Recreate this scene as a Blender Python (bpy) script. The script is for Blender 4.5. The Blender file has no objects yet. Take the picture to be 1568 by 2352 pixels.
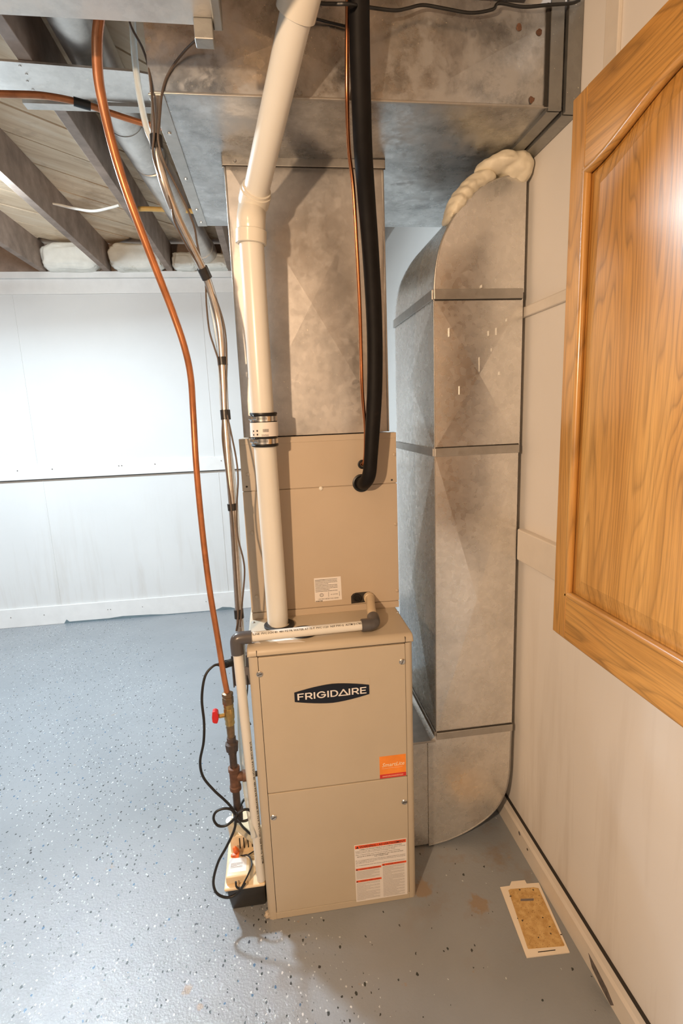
import bpy, bmesh, math, random
from mathutils import Vector, Matrix, noise
R = math.radians
random.seed(7)
SC = bpy.context.scene
COL = SC.collection

# ---------------------------------------------------------------- camera
cam_data = bpy.data.cameras.new('camera')
cam = bpy.data.objects.new('camera', cam_data)
COL.objects.link(cam)
cam_data.sensor_fit = 'VERTICAL'
cam_data.sensor_height = 36.0
cam_data.sensor_width = 24.0
cam_data.lens = 18.115
cam_data.clip_start = 0.02
ca, cb, cc = Vector((0.9903, -0.1336, -0.0393)), Vector((0.0632, 0.1781, 0.982)), Vector((0.1249, 0.9749, -0.1846))
cm = Matrix((ca, cb, -cc)).transposed().to_4x4()
cm.translation = Vector((0.099, -1.287, 1.445))
cam.matrix_world = cm
SC.camera = cam

# ---------------------------------------------------------------- light and exposure
SC.view_settings.view_transform = 'Standard'
SC.view_settings.look = 'None'
SC.view_settings.gamma = 1.0
SC.view_settings.use_curve_mapping = False
SC.view_settings.exposure = 0.7
world = bpy.data.worlds.new('world')
SC.world = world
world.use_nodes = True
world.node_tree.nodes['Background'].inputs[0].default_value = (0.75, 0.85, 1.0, 1)
world.node_tree.nodes['Background'].inputs[1].default_value = 0.3


def lamp(name, kind, loc, power, color, size=0.03, size_y=None, aim=None):
    d = bpy.data.lights.new(name, kind)
    d.energy = power
    d.color = color
    if kind == 'AREA':
        d.shape = 'RECTANGLE'
        d.size = size
        d.size_y = size_y or size
    else:
        d.shadow_soft_size = size
    o = bpy.data.objects.new(name, d)
    COL.objects.link(o)
    o.location = loc
    if aim is not None:
        o.rotation_euler = (Vector(aim) - Vector(loc)).to_track_quat('-Z', 'Y').to_euler()
    return o


COOL = (0.72, 0.88, 1.0)
lamp('warm_bulb_light', 'POINT', (-0.68, -1.65, 1.72), 84, (1.0, 0.695, 0.44), 0.03)
lamp('shop_light', 'AREA', (-1.06, 1.14, 2.37), 38, COOL, 0.16, 0.16, aim=(-0.9, 0.8, 0))
lamp('shop_light_bulb', 'POINT', (-1.08, 1.10, 2.38), 19, COOL, 0.06)
lamp('far_cool_fill', 'AREA', (-2.4, 1.3, 2.36), 26, COOL, 1.2, 0.2, aim=(-2.4, 1.3, 0))  # added cool fill for the left side, not a known fixture


# ---------------------------------------------------------------- materials
def lin(h):
    if isinstance(h, str):
        h = [int(h[i:i + 2], 16) / 255 for i in (0, 2, 4)]
        return tuple((v / 12.92 if v <= 0.04045 else ((v + 0.055) / 1.055) ** 2.4) for v in h)
    return h


class NT:
    def __init__(self, name):
        self.m = bpy.data.materials.new(name)
        self.m.use_nodes = True
        self.t = self.m.node_tree
        self.b = self.t.nodes['Principled BSDF']
        self.co = self.t.nodes.new('ShaderNodeTexCoord').outputs['Object']
        geo = self.t.nodes.new('ShaderNodeNewGeometry')
        self.pos = geo.outputs['Position']

    def n(self, kind, **kw):
        nd = self.t.nodes.new(kind)
        for k, v in kw.items():
            if hasattr(nd, k):
                setattr(nd, k, v)
            else:
                nd.inputs[k.replace('_', ' ')].default_value = v
        return nd

    def l(self, a, b):
        self.t.links.new(a, b)

    def mapping(self, src, scale=(1, 1, 1), rot=(0, 0, 0), loc=(0, 0, 0)):
        m = self.n('ShaderNodeMapping')
        m.inputs['Scale'].default_value = scale
        m.inputs['Rotation'].default_value = rot
        m.inputs['Location'].default_value = loc
        self.l(src, m.inputs['Vector'])
        return m.outputs[0]

    def noise(self, vec, scale, detail=3, rough=0.5, dist=0.0):
        n = self.n('ShaderNodeTexNoise')
        n.inputs['Scale'].default_value = scale
        n.inputs['Detail'].default_value = detail
        n.inputs['Roughness'].default_value = rough
        n.inputs['Distortion'].default_value = dist
        self.l(vec, n.inputs['Vector'])
        return n.outputs['Fac']

    def ramp(self, fac, stops):
        r = self.n('ShaderNodeValToRGB')
        e = r.color_ramp.elements
        while len(e) < len(stops):
            e.new(0.5)
        for el, (p, c) in zip(e, stops):
            el.position = p
            c = lin(c) if not isinstance(c, (int, float)) else (c, c, c)
            el.color = (*c, 1)
        self.l(fac, r.inputs[0])
        return r.outputs['Color']

    def mix(self, fac, a, b, mode='MIX'):
        m = self.n('ShaderNodeMix', data_type='RGBA', blend_type=mode)
        for sock, v in ((m.inputs[0], fac), (m.inputs[6], a), (m.inputs[7], b)):
            if hasattr(v, 'is_linked') or hasattr(v, 'links'):
                self.l(v, sock)
            elif isinstance(v, (int, float)):
                sock.default_value = v
            else:
                sock.default_value = (*lin(v), 1)
        return m.outputs[2]

    def math(self, op, a, b=0.0):
        m = self.n('ShaderNodeMath', operation=op)
        for sock, v in ((m.inputs[0], a), (m.inputs[1], b)):
            if isinstance(v, (int, float)):
                sock.default_value = v
            else:
                self.l(v, sock)
        return m.outputs[0]

    def set(self, **kw):
        for k, v in kw.items():
            s = self.b.inputs[k.replace('_', ' ')]
            if isinstance(v, (int, float)):
                s.default_value = v
            elif isinstance(v, (tuple, str)):
                s.default_value = (*lin(v), 1)
            else:
                self.l(v, s)

    def bump(self, h, strength, dist=0.002):
        b = self.n('ShaderNodeBump')
        b.inputs['Strength'].default_value = strength
        b.inputs['Distance'].default_value = dist
        self.l(h, b.inputs['Height'])
        self.l(b.outputs[0], self.b.inputs['Normal'])


def pbr(name, color, rough=0.5, metal=0.0, vary=0.12, nscale=14, bump=0.0, bscale=120, coat=0.0, spec=0.5, dirt=None, world=True):
    t = NT(name)
    v = t.pos if world else t.co
    f = t.noise(v, nscale, 4, 0.6)
    c = lin(color)
    a = tuple(x * (1 - vary) for x in c)
    b = tuple(min(1, x * (1 + vary)) for x in c)
    col = t.ramp(f, [(0.3, a), (0.7, b)])
    if dirt:
        g = t.noise(v, nscale * 0.6, 6, 0.7)
        k = t.ramp(g, [(dirt[1], 0.0), (dirt[1] + 0.15, 1.0)])
        col = t.mix(k, col, dirt[0])
    t.set(Base_Color=col, Roughness=rough, Metallic=metal, Specular_IOR_Level=spec, Coat_Weight=coat)
    if bump:
        t.bump(t.noise(v, bscale, 3), bump, 0.001)
    return t.m


def galvanized(name, tint=(0.62, 0.60, 0.57), rough=(0.22, 0.42), frost=0.5, spots=True, metal=0.85, scale=1.0, mottle=0.18):
    t = NT(name)
    v = t.mapping(t.pos, (scale, scale, scale))
    vor = t.n('ShaderNodeTexVoronoi', feature='F1')
    vor.inputs['Scale'].default_value = 70
    t.l(v, vor.inputs['Vector'])
    span = t.n('ShaderNodeSeparateColor')
    t.l(vor.outputs['Color'], span.inputs[0])
    big = t.noise(v, 5, 6, 0.66, 0.15)
    fine = t.noise(v, 40, 5, 0.6)
    c0 = tuple(x * (1 - mottle) for x in tint)
    c1 = tuple(min(1, x * (1 + mottle)) for x in tint)
    col = t.ramp(big, [(0.32, c0), (0.62, c1)])
    col = t.mix(t.math('MULTIPLY', span.outputs[0], 0.22), col, tuple(x * 0.72 for x in tint))
    if spots:
        s = t.noise(v, 150, 2, 0.5)
        col = t.mix(t.ramp(s, [(0.73, 0.0), (0.76, 1.0)]), col, (0.75, 0.7, 0.6))
    fr = t.ramp(t.noise(v, 9, 7, 0.72, 0.25), [(0.5, 0.0), (0.6, frost)])
    col = t.mix(fr, col, tuple(min(1, x * 1.25) for x in tint))
    r = t.math('ADD', t.math('MULTIPLY', big, rough[1] - rough[0]), rough[0])
    r = t.math('ADD', r, t.math('MULTIPLY', span.outputs[1], 0.08))
    r = t.math('ADD', r, t.math('MULTIPLY', fr, 0.18))
    t.set(Base_Color=col, Metallic=metal, Roughness=r, Specular_IOR_Level=0.5)
    t.bump(t.math('ADD', t.math('MULTIPLY', t.noise(v, 6, 2), 3.0), t.math('MULTIPLY', fine, 0.15)), 0.16, 0.004)
    return t.m


def oak(name, axis='z'):
    t = NT(name)
    sc = {'z': (9, 9, 0.8), 'y': (9, 0.8, 9)}[axis]
    v = t.mapping(t.pos, sc)
    d = t.noise(v, 1.6, 3, 0.5)
    big = t.ramp(d, [(0.25, 'D3A05A'), (0.5, 'C48F49'), (0.75, 'B27D3A')])
    v3 = t.mapping(t.pos, {'z': (1, 5.5, 0.55), 'y': (1, 0.55, 5.5)}[axis], loc=(0.3, 0.1, 0.2))
    f = t.noise(v3, 1.5, 2, 0.45, 0.3)
    bands = t.math('FRACT', t.math('MULTIPLY', f, 26.0))
    g = t.ramp(bands, [(0.0, 0.46), (0.12, 0.72), (0.5, 1.0), (0.85, 0.95), (1.0, 0.46)])
    col = t.mix(t.math('MULTIPLY', t.ramp(d, [(0.3, 0.55), (0.7, 1.0)]), 0.8), big, g, 'MULTIPLY')
    fine = t.noise(t.mapping(t.pos, {'z': (160, 160, 5), 'y': (160, 5, 160)}[axis]), 2.0, 3, 0.6)
    col = t.mix(0.55, col, t.ramp(fine, [(0.35, 0.62), (0.55, 1.0)]), 'MULTIPLY')
    t.set(Base_Color=col, Roughness=0.33, Coat_Weight=0.55, Coat_Roughness=0.16, Specular_IOR_Level=0.5)
    t.bump(fine, 0.12, 0.0008)
    return t.m


M = {}
M['galv'] = galvanized('galvanized_steel')
M['galv_plenum'] = galvanized('plenum_steel', (0.52, 0.495, 0.47), (0.30, 0.45), 0.35)
M['galv_return'] = galvanized('return_duct_steel', (0.74, 0.72, 0.69), (0.16, 0.32), 0.12, True, mottle=0.14)
M['galv_trunk'] = galvanized('trunk_steel', (0.42, 0.42, 0.415), (0.14, 0.38), 1.0, mottle=0.6)
M['band'] = galvanized('cleat_steel', (0.46, 0.44, 0.41), (0.3, 0.42), 0.1, False)
M['dark_band'] = galvanized('dark_cleat_steel', (0.30, 0.30, 0.29), (0.3, 0.45), 0.2)
M['chrome'] = pbr('bright_steel', (0.72, 0.70, 0.67), 0.22, 1.0, 0.05)
M['screw'] = pbr('screw_steel', (0.62, 0.6, 0.57), 0.3, 1.0, 0.05)
M['beige'] = pbr('beige_enamel', (0.50, 0.425, 0.32), 0.45, 0, 0.03, 6, 0.06, 500)
M['beige_coil'] = pbr('beige_coil_enamel', (0.50, 0.405, 0.30), 0.45, 0, 0.03, 6, 0.06, 500)
M['seam'] = pbr('seam_shadow_gap', (0.03, 0.025, 0.02), 0.8)
M['pvc'] = pbr('white_pvc', (0.72, 0.70, 0.64), 0.28, 0, 0.03, 4)
M['pvc_fit'] = pbr('pvc_fitting', (0.72, 0.685, 0.60), 0.22, 0, 0.03, 4)
M['pvc_grey'] = pbr('grey_pvc', (0.085, 0.08, 0.082), 0.3, 0, 0.05)
M['pvc_cream'] = pbr('cream_pvc', (0.62, 0.5, 0.34), 0.35, 0, 0.08)
M['rubber'] = pbr('black_rubber', (0.009, 0.009, 0.009), 0.42, 0, 0.2)
M['foam_black'] = pbr('black_foam_insulation', (0.006, 0.005, 0.005), 0.6, 0, 0.35, 25, 0.25, 160, spec=0.2, dirt=((0.02, 0.014, 0.010), 0.62))
M['copper'] = pbr('copper_tube', (0.55, 0.22, 0.10), 0.24, 1.0, 0.12, 30)
M['gas_coat'] = pbr('orange_coated_gas_tube', (0.44, 0.165, 0.065), 0.33, 0.5, 0.22, 18, dirt=((0.25, 0.09, 0.03), 0.6))
M['brass'] = pbr('brass', (0.50, 0.33, 0.12), 0.32, 0.9, 0.2, 60)
M['old_brass'] = pbr('tarnished_brass', (0.24, 0.16, 0.09), 0.42, 0.8, 0.25, 60)
M['black_iron'] = pbr('black_iron', (0.075, 0.055, 0.045), 0.5, 0.4, 0.35, 50, 0.2, 200, dirt=((0.16, 0.08, 0.045), 0.56))
M['rusty'] = pbr('rusty_iron', (0.15, 0.075, 0.045), 0.6, 0.3, 0.35, 50, 0.3, 200)
M['red'] = pbr('red_plastic', (0.55, 0.018, 0.02), 0.3)
M['black_plastic'] = pbr('black_plastic', (0.02, 0.019, 0.018), 0.38, 0, 0.25, 40, dirt=((0.08, 0.07, 0.055), 0.68))
M['cord'] = pbr('black_cord', (0.012, 0.012, 0.012), 0.45, 0, 0.3, 30)
M['cream'] = pbr('cream_plastic', (0.80, 0.64, 0.42), 0.35, 0, 0.06, 20, dirt=((0.35, 0.22, 0.10), 0.66))
M['tube_cream'] = pbr('cream_vinyl_tube', (0.62, 0.55, 0.40), 0.3)
M['orange'] = pbr('orange_plastic', (0.9, 0.18, 0.03), 0.4)
M['grey_box'] = pbr('grey_metal_box', (0.22, 0.19, 0.18), 0.45, 0.4)
M['conduit'] = pbr('steel_conduit', (0.60, 0.56, 0.52), 0.3, 0.9, 0.18, 30, dirt=((0.55, 0.45, 0.32), 0.66))
M['tape'] = pbr('black_tape', (0.022, 0.021, 0.021), 0.35, 0, 0.3, 60, 0.3, 150)
M['wire_brown'] = pbr('brown_thermostat_wire', (0.10, 0.075, 0.06), 0.45, 0, 0.2)
M['white_tube'] = None
M['paper'] = pbr('white_label', (0.78, 0.74, 0.70), 0.5, 0, 0.02)
M['ink'] = pbr('black_ink', (0.03, 0.028, 0.028), 0.5)
M['ink_grey'] = pbr('grey_ink', (0.33, 0.30, 0.28), 0.5)
M['badge_black'] = pbr('navy_black_badge', (0.008, 0.011, 0.02), 0.35, 0, 0.05, spec=0.4)
M['badge_silver'] = pbr('badge_silver', (0.80, 0.76, 0.72), 0.35, 0.1)
M['sticker_orange'] = pbr('orange_sticker', (0.90, 0.27, 0.035), 0.4)
M['sticker_red'] = pbr('red_sticker', (0.62, 0.035, 0.03), 0.4)
M['warning_red'] = pbr('warning_orange_red', (0.82, 0.10, 0.025), 0.4)
M['foam'] = pbr('spray_foam', (0.80, 0.72, 0.56), 0.5, 0, 0.1, 12, 0.4, 60)
M['foam_white'] = pbr('white_spray_foam', (0.82, 0.82, 0.76), 0.6, 0, 0.12, 8, 0.5, 40, dirt=((0.5, 0.48, 0.38), 0.6))
M['joist'] = pbr('old_joist_wood', (0.30, 0.225, 0.18), 0.75, 0, 0.3, 10, 0.3, 80)
M['joist_edge'] = M['joist']
M['plank'] = None
M['oak_v'] = oak('honey_oak_vertical', 'z')
M['oak_h'] = oak('honey_oak_horizontal', 'y')
M['oak_dark'] = M['oak_v']
M['yellow'] = pbr('yellow_cable', (0.80, 0.52, 0.16), 0.4, 0, 0.1)
M['white_cable'] = pbr('white_cable', (0.82, 0.80, 0.74), 0.4)
M['lint'] = pbr('lint', (0.5, 0.43, 0.34), 0.9, 0, 0.3, 60)
M['trap_card'] = pbr('trap_card', (0.82, 0.73, 0.60), 0.5, 0, 0.03)
M['bug'] = pbr('trapped_debris', (0.05, 0.035, 0.02), 0.6)


def mk_plank():
    t = NT('subfloor_boards')
    v = t.mapping(t.pos, (1, 1, 1), (0, 0, R(-45)))
    v2 = t.mapping(v, (1.6, 14, 14))
    g = t.noise(v2, 1.5, 4, 0.6, 0.5)
    col = t.ramp(g, [(0.25, (0.60, 0.43, 0.27)), (0.5, (0.78, 0.62, 0.44)), (0.75, (0.88, 0.76, 0.60))])
    k = t.ramp(t.noise(t.pos, 3, 5, 0.7), [(0.5, 0.0), (0.7, 0.7)])
    col = t.mix(k, col, (0.34, 0.22, 0.13))
    t.set(Base_Color=col, Roughness=0.75)
    t.bump(g, 0.2, 0.002)
    return t.m


M['plank'] = mk_plank()


def mk_clear():
    t = NT('clear_vinyl')
    t.set(Base_Color=(0.86, 0.9, 0.88), Roughness=0.2, Transmission_Weight=0.55, IOR=1.4)
    return t.m


M['white_tube'] = mk_clear()


def mk_glue():
    t = NT('glue_pad')
    c = t.ramp(t.noise(t.pos, 60, 4, 0.6), [(0.35, (0.50, 0.30, 0.10)), (0.65, (0.66, 0.44, 0.18))])
    s = t.ramp(t.noise(t.pos, 330, 2, 0.5), [(0.66, 0.0), (0.70, 1.0)])
    t.set(Base_Color=t.mix(s, c, (0.16, 0.09, 0.035)), Roughness=0.25, Specular_IOR_Level=0.6)
    return t.m


M['glue'] = mk_glue()


def mk_wall(name, tint, streak):
    t = NT(name)
    v = t.pos
    a = t.noise(v, 2.2, 4, 0.55)
    col = t.ramp(a, [(0.3, tuple(x * 0.95 for x in tint)), (0.7, tint)])
    s = t.noise(t.mapping(v, (14, 14, 1.3)), 1.0, 4, 0.6, 0.4)
    z = t.n('ShaderNodeSeparateXYZ')
    t.l(v, z.inputs[0])
    low = t.n('ShaderNodeMapRange')
    low.inputs['From Min'].default_value = 1.1
    low.inputs['From Max'].default_value = 0.1
    t.l(z.outputs[2], low.inputs['Value'])
    k = t.math('MULTIPLY', t.ramp(s, [(0.5, 0.0), (0.72, streak)]), low.outputs[0])
    col = t.mix(k, col, (0.42, 0.34, 0.26))
    t.set(Base_Color=col, Roughness=0.5, Specular_IOR_Level=0.3)
    t.bump(t.noise(v, 55, 3), 0.10, 0.002)
    return t.m


M['wall'] = mk_wall('white_painted_panel', (0.73, 0.735, 0.73), 0.25)
M['wall_r'] = mk_wall('cream_painted_panel', (0.80, 0.76, 0.71), 0.35)
M['trim'] = pbr('white_trim_paint', (0.80, 0.80, 0.79), 0.4, 0, 0.04, 10, 0.1, 60)
M['trim_r'] = pbr('cream_trim_paint', (0.72, 0.66, 0.58), 0.4, 0, 0.05, 10, 0.1, 60, dirt=((0.5, 0.4, 0.28), 0.72))


def mk_floor():
    t = NT('speckled_epoxy_floor')
    v = t.pos
    base = t.ramp(t.noise(v, 2.5, 4, 0.55), [(0.3, (0.215, 0.235, 0.255)), (0.7, (0.265, 0.285, 0.305))])
    sep = t.n('ShaderNodeSeparateXYZ')
    t.l(v, sep.inputs[0])
    # flakes were cast by hand: dense in the open room, sparse in the corner to the right of the furnace
    mr = t.n('ShaderNodeMapRange')
    mr.inputs['From Min'].default_value = -0.02
    mr.inputs['From Max'].default_value = 0.25
    mr.inputs['To Min'].default_value = 1.0
    mr.inputs['To Max'].default_value = 0.18
    t.l(t.math('ADD', sep.outputs[0], t.math('MULTIPLY', sep.outputs[1], 0.45)), mr.inputs['Value'])
    dens = mr.outputs[0]
    col = base
    for i, (sc, size, colr, thr) in enumerate(((80, 0.27, (0.012, 0.02, 0.02), 0.86), (85, 0.28, (0.03, 0.10, 0.20), 0.955), (90, 0.24, (0.62, 0.64, 0.66), 0.93), (60, 0.20, (0.015, 0.015, 0.02), 0.90), (130, 0.3, (0.50, 0.53, 0.55), 0.88), (140, 0.3, (0.13, 0.14, 0.15), 0.90))):
        vv = t.mapping(v, (1, 0.72, 1), (0, 0, 0.5 * i), (i * 3.1, i * 1.7, 0))
        dst = t.n('ShaderNodeTexNoise')
        dst.inputs['Scale'].default_value = sc * 2.2
        t.l(vv, dst.inputs['Vector'])
        add = t.n('ShaderNodeMix', data_type='VECTOR')
        add.inputs[0].default_value = 0.006
        t.l(vv, add.inputs[4])
        t.l(dst.outputs['Color'], add.inputs[5])
        vor = t.n('ShaderNodeTexVoronoi', feature='F1', voronoi_dimensions='2D')
        vor.inputs['Scale'].default_value = sc
        t.l(add.outputs[1], vor.inputs['Vector'])
        near = t.math('LESS_THAN', vor.outputs['Distance'], size)
        sepc = t.n('ShaderNodeSeparateColor')
        t.l(vor.outputs['Color'], sepc.inputs[0])
        pick = t.math('GREATER_THAN', t.math('MULTIPLY', sepc.outputs[0], t.math('ADD', t.math('MULTIPLY', dens, 0.14), 0.86)), thr)
        size_ok = t.math('LESS_THAN', vor.outputs['Distance'], t.math('MULTIPLY', sepc.outputs[1], size))
        col = t.mix(t.math('MULTIPLY', t.math('MULTIPLY', near, size_ok), pick), col, colr)
    # worn brown staining close to the furnace and the return duct
    st = t.ramp(t.noise(v, 7, 6, 0.65), [(0.52, 0.0), (0.66, 0.55)])
    dv = t.n('ShaderNodeVectorMath', operation='DISTANCE')
    t.l(v, dv.inputs[0])
    dv.inputs[1].default_value = (0.68, 0.12, 0)
    rng = t.n('ShaderNodeMapRange')
    rng.inputs['From Min'].default_value = 0.42
    rng.inputs['From Max'].default_value = 0.08
    t.l(dv.outputs['Value'], rng.inputs['Value'])
    col = t.mix(t.math('MULTIPLY', st, rng.outputs[0]), col, (0.22, 0.14, 0.07))
    for cx_, cy_, rad in ((0.623, -0.052, 0.045), (-0.208, -0.155, 0.02), (-0.17, -0.20, 0.012), (0.47, 0.02, 0.05)):
        dv = t.n('ShaderNodeVectorMath', operation='DISTANCE')
        t.l(v, dv.inputs[0])
        dv.inputs[1].default_value = (cx_, cy_, 0)
        e_ = t.math('ADD', t.math('DIVIDE', dv.outputs['Value'], rad), t.math('MULTIPLY', t.noise(v, 45, 4, 0.65), 1.6))
        col = t.mix(t.ramp(t.math('MULTIPLY', e_, 0.5), [(0.62, 0.75), (0.78, 0.0)]), col, (0.27, 0.18, 0.10))
    g = t.ramp(t.noise(v, 16, 4, 0.6), [(0.69, 0.0), (0.73, 0.6)])
    col = t.mix(g, col, (0.30, 0.23, 0.17))
    t.set(Base_Color=col, Roughness=0.42, Specular_IOR_Level=0.5, Coat_Weight=1.0, Coat_Roughness=0.07)
    h = t.math('ADD', t.noise(v, 150, 3, 0.6), t.math('MULTIPLY', t.noise(v, 30, 2), 0.8))
    t.bump(h, 0.75, 0.0026)
    for l in list(t.b.inputs['Normal'].links):
        t.l(l.from_socket, t.b.inputs['Coat Normal'])
        t.t.links.remove(l)
    t.bump(h, 0.25, 0.002)
    return t.m


M['floor'] = mk_floor()

# ---------------------------------------------------------------- building helpers
WLOC = {}


def wloc(p):
    return WLOC.get(p.name, Vector((0, 0, 0))) if p else Vector((0, 0, 0))


def thing(name, label, cat, loc=(0, 0, 0), group=None):
    o = bpy.data.objects.new(name, None)
    COL.objects.link(o)
    o.empty_display_size = 0.05
    o.location = loc
    WLOC[o.name] = Vector(loc)
    tag(o, label, cat, group)
    return o


def tag(o, label=None, cat=None, group=None, kind=None):
    if label:
        o['label'] = label
    if cat:
        o['category'] = cat
    if group:
        o['group'] = group
    if kind:
        o['kind'] = kind
    return o


def obj(name, bm, mat, parent=None, smooth=False, label=None, base=None):
    """links a bmesh (world coordinates) as one mesh object; its origin is its parent's, or base"""
    org = wloc(parent) if parent else Vector(base or (0, 0, 0))
    for v in bm.verts:
        v.co -= org
    me = bpy.data.meshes.new(name)
    bmesh.ops.recalc_face_normals(bm, faces=bm.faces[:])
    if smooth:
        for f in bm.faces:
            f.smooth = True
        for e in bm.edges:
            if len(e.link_faces) == 2 and e.calc_face_angle(0) > R(38):
                e.smooth = False
    bm.to_mesh(me)
    bm.free()
    for m in (mat if isinstance(mat, list) else [mat]):
        me.materials.append(m)
    o = bpy.data.objects.new(name, me)
    COL.objects.link(o)
    if parent:
        o.parent = parent
    else:
        o.location = org
    WLOC[o.name] = org
    if label:
        o['label'] = label
    return o


def box(x0, y0, z0, x1, y1, z1, bev=0.0, seg=2, bm=None):
    own = bm is None
    b = bmesh.new()
    vs = [b.verts.new((x, y, z)) for x in (x0, x1) for y in (y0, y1) for z in (z0, z1)]
    for q in ((0, 1, 3, 2), (4, 6, 7, 5), (0, 4, 5, 1), (2, 3, 7, 6), (0, 2, 6, 4), (1, 5, 7, 3)):
        b.faces.new([vs[i] for i in q])
    if bev:
        bmesh.ops.bevel(b, geom=b.edges[:], offset=bev, segments=seg, affect='EDGES', profile=0.5)
    if own:
        return b
    join(bm, b)
    return bm


def join(bm, b):
    me = bpy.data.meshes.new('tmp')
    b.to_mesh(me)
    b.free()
    bm.from_mesh(me)
    bpy.data.meshes.remove(me)
    return bm


def prism(poly, axis, a0, a1, bev=0.0):
    """poly: 2D points; extruded along axis from a0 to a1 (x: (y,z), y: (x,z), z: (x,y))"""
    b = bmesh.new()

    def P(p, a):
        return {'x': (a, p[0], p[1]), 'y': (p[0], a, p[1]), 'z': (p[0], p[1], a)}[axis]
    v0 = [b.verts.new(P(p, a0)) for p in poly]
    v1 = [b.verts.new(P(p, a1)) for p in poly]
    b.faces.new(v0)
    b.faces.new(v1[::-1])
    n = len(poly)
    for i in range(n):
        b.faces.new((v0[i], v0[(i + 1) % n], v1[(i + 1) % n], v1[i]))
    if bev:
        bmesh.ops.bevel(b, geom=b.edges[:], offset=bev, segments=2, affect='EDGES', profile=0.5)
    return b


def spline(pts, n=8):
    pts = [Vector(p) for p in pts]
    if len(pts) < 3:
        return pts
    out = []
    P = [pts[0] * 2 - pts[1]] + pts + [pts[-1] * 2 - pts[-2]]
    for i in range(1, len(P) - 2):
        a, b, c, d = P[i - 1:i + 3]
        for k in range(n):
            t = k / n
            out.append(0.5 * ((2 * b) + (c - a) * t + (2 * a - 5 * b + 4 * c - d) * t * t + (3 * b - a - 3 * c + d) * t ** 3))
    out.append(pts[-1])
    return out


def tube(pts, r, seg=12, sub=8, bm=None, wall=None):
    """round sweep along points; r may be a list per given point"""
    b = bmesh.new()
    path = spline(pts, sub) if sub else [Vector(p) for p in pts]
    n = len(path)
    if isinstance(r, (list, tuple)):
        rr = []
        for i in range(n):
            f = i / (n - 1) * (len(r) - 1)
            k = min(int(f), len(r) - 2)
            rr.append(r[k] + (r[k + 1] - r[k]) * (f - k))
    else:
        rr = [r] * n
    tan = [(path[min(i + 1, n - 1)] - path[max(i - 1, 0)]).normalized() for i in range(n)]
    up = tan[0].orthogonal().normalized()
    rings = []
    for i in range(n):
        up = (up - tan[i] * up.dot(tan[i])).normalized()
        sd = tan[i].cross(up)
        rings.append([b.verts.new(path[i] + (up * math.cos(a) + sd * math.sin(a)) * rr[i]) for a in (2 * math.pi * k / seg for k in range(seg))])
    for i in range(n - 1):
        for k in range(seg):
            b.faces.new((rings[i][k], rings[i][(k + 1) % seg], rings[i + 1][(k + 1) % seg], rings[i + 1][k]))
    b.faces.new(rings[0])
    b.faces.new(rings[-1][::-1])
    if bm is not None:
        return join(bm, b)
    return b


def lathe(prof, p0, p1, seg=20, bm=None):
    """prof: (distance along p0->p1 in metres, radius); closed by caps"""
    p0 = Vector(p0)
    ax = (Vector(p1) - p0).normalized()
    u = ax.orthogonal().normalized()
    w = ax.cross(u)
    b = bmesh.new()
    rings = []
    for s, r in prof:
        rings.append([b.verts.new(p0 + ax * s + (u * math.cos(a) + w * math.sin(a)) * max(r, 1e-5)) for a in (2 * math.pi * (k + 0.5) / seg for k in range(seg))])
    for i in range(len(rings) - 1):
        for k in range(seg):
            b.faces.new((rings[i][k], rings[i][(k + 1) % seg], rings[i + 1][(k + 1) % seg], rings[i + 1][k]))
    b.faces.new(rings[0])
    b.faces.new(rings[-1][::-1])
    if bm is not None:
        return join(bm, b)
    return b


def ring_plate(center, r0, r1, h, normal='z', seg=36):
    """flat annulus of thickness h on a plane; r0 inner, r1 outer"""
    c = Vector(center)
    b = bmesh.new()
    A = {'z': (Vector((1, 0, 0)), Vector((0, 1, 0)), Vector((0, 0, 1))), 'y': (Vector((1, 0, 0)), Vector((0, 0, 1)), Vector((0, -1, 0)))}[normal]
    loops = []
    for r, d in ((r0, 0), (r1, 0), (r1, h * 0.7), ((r0 + r1) / 2, h), (r0, h * 0.7)):
        loops.append([b.verts.new(c + (A[0] * math.cos(a) + A[1] * math.sin(a)) * r + A[2] * d) for a in (2 * math.pi * k / seg for k in range(seg))])
    for i in range(5):
        l0, l1 = loops[i], loops[(i + 1) % 5]
        for k in range(seg):
            b.faces.new((l0[k], l0[(k + 1) % seg], l1[(k + 1) % seg], l1[k]))
    return b


def crossbreak(bm_face_pts, out, lift):
    """four corners -> four triangles with a raised centre (sheet metal cross-break)"""
    b = bmesh.new()
    vs = [b.verts.new(p) for p in bm_face_pts]
    c = sum((Vector(p) for p in bm_face_pts), Vector()) / len(bm_face_pts) + Vector(out) * lift
    cv = b.verts.new(c)
    for i in range(len(vs)):
        b.faces.new((vs[i], vs[(i + 1) % len(vs)], cv))
    return b


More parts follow.
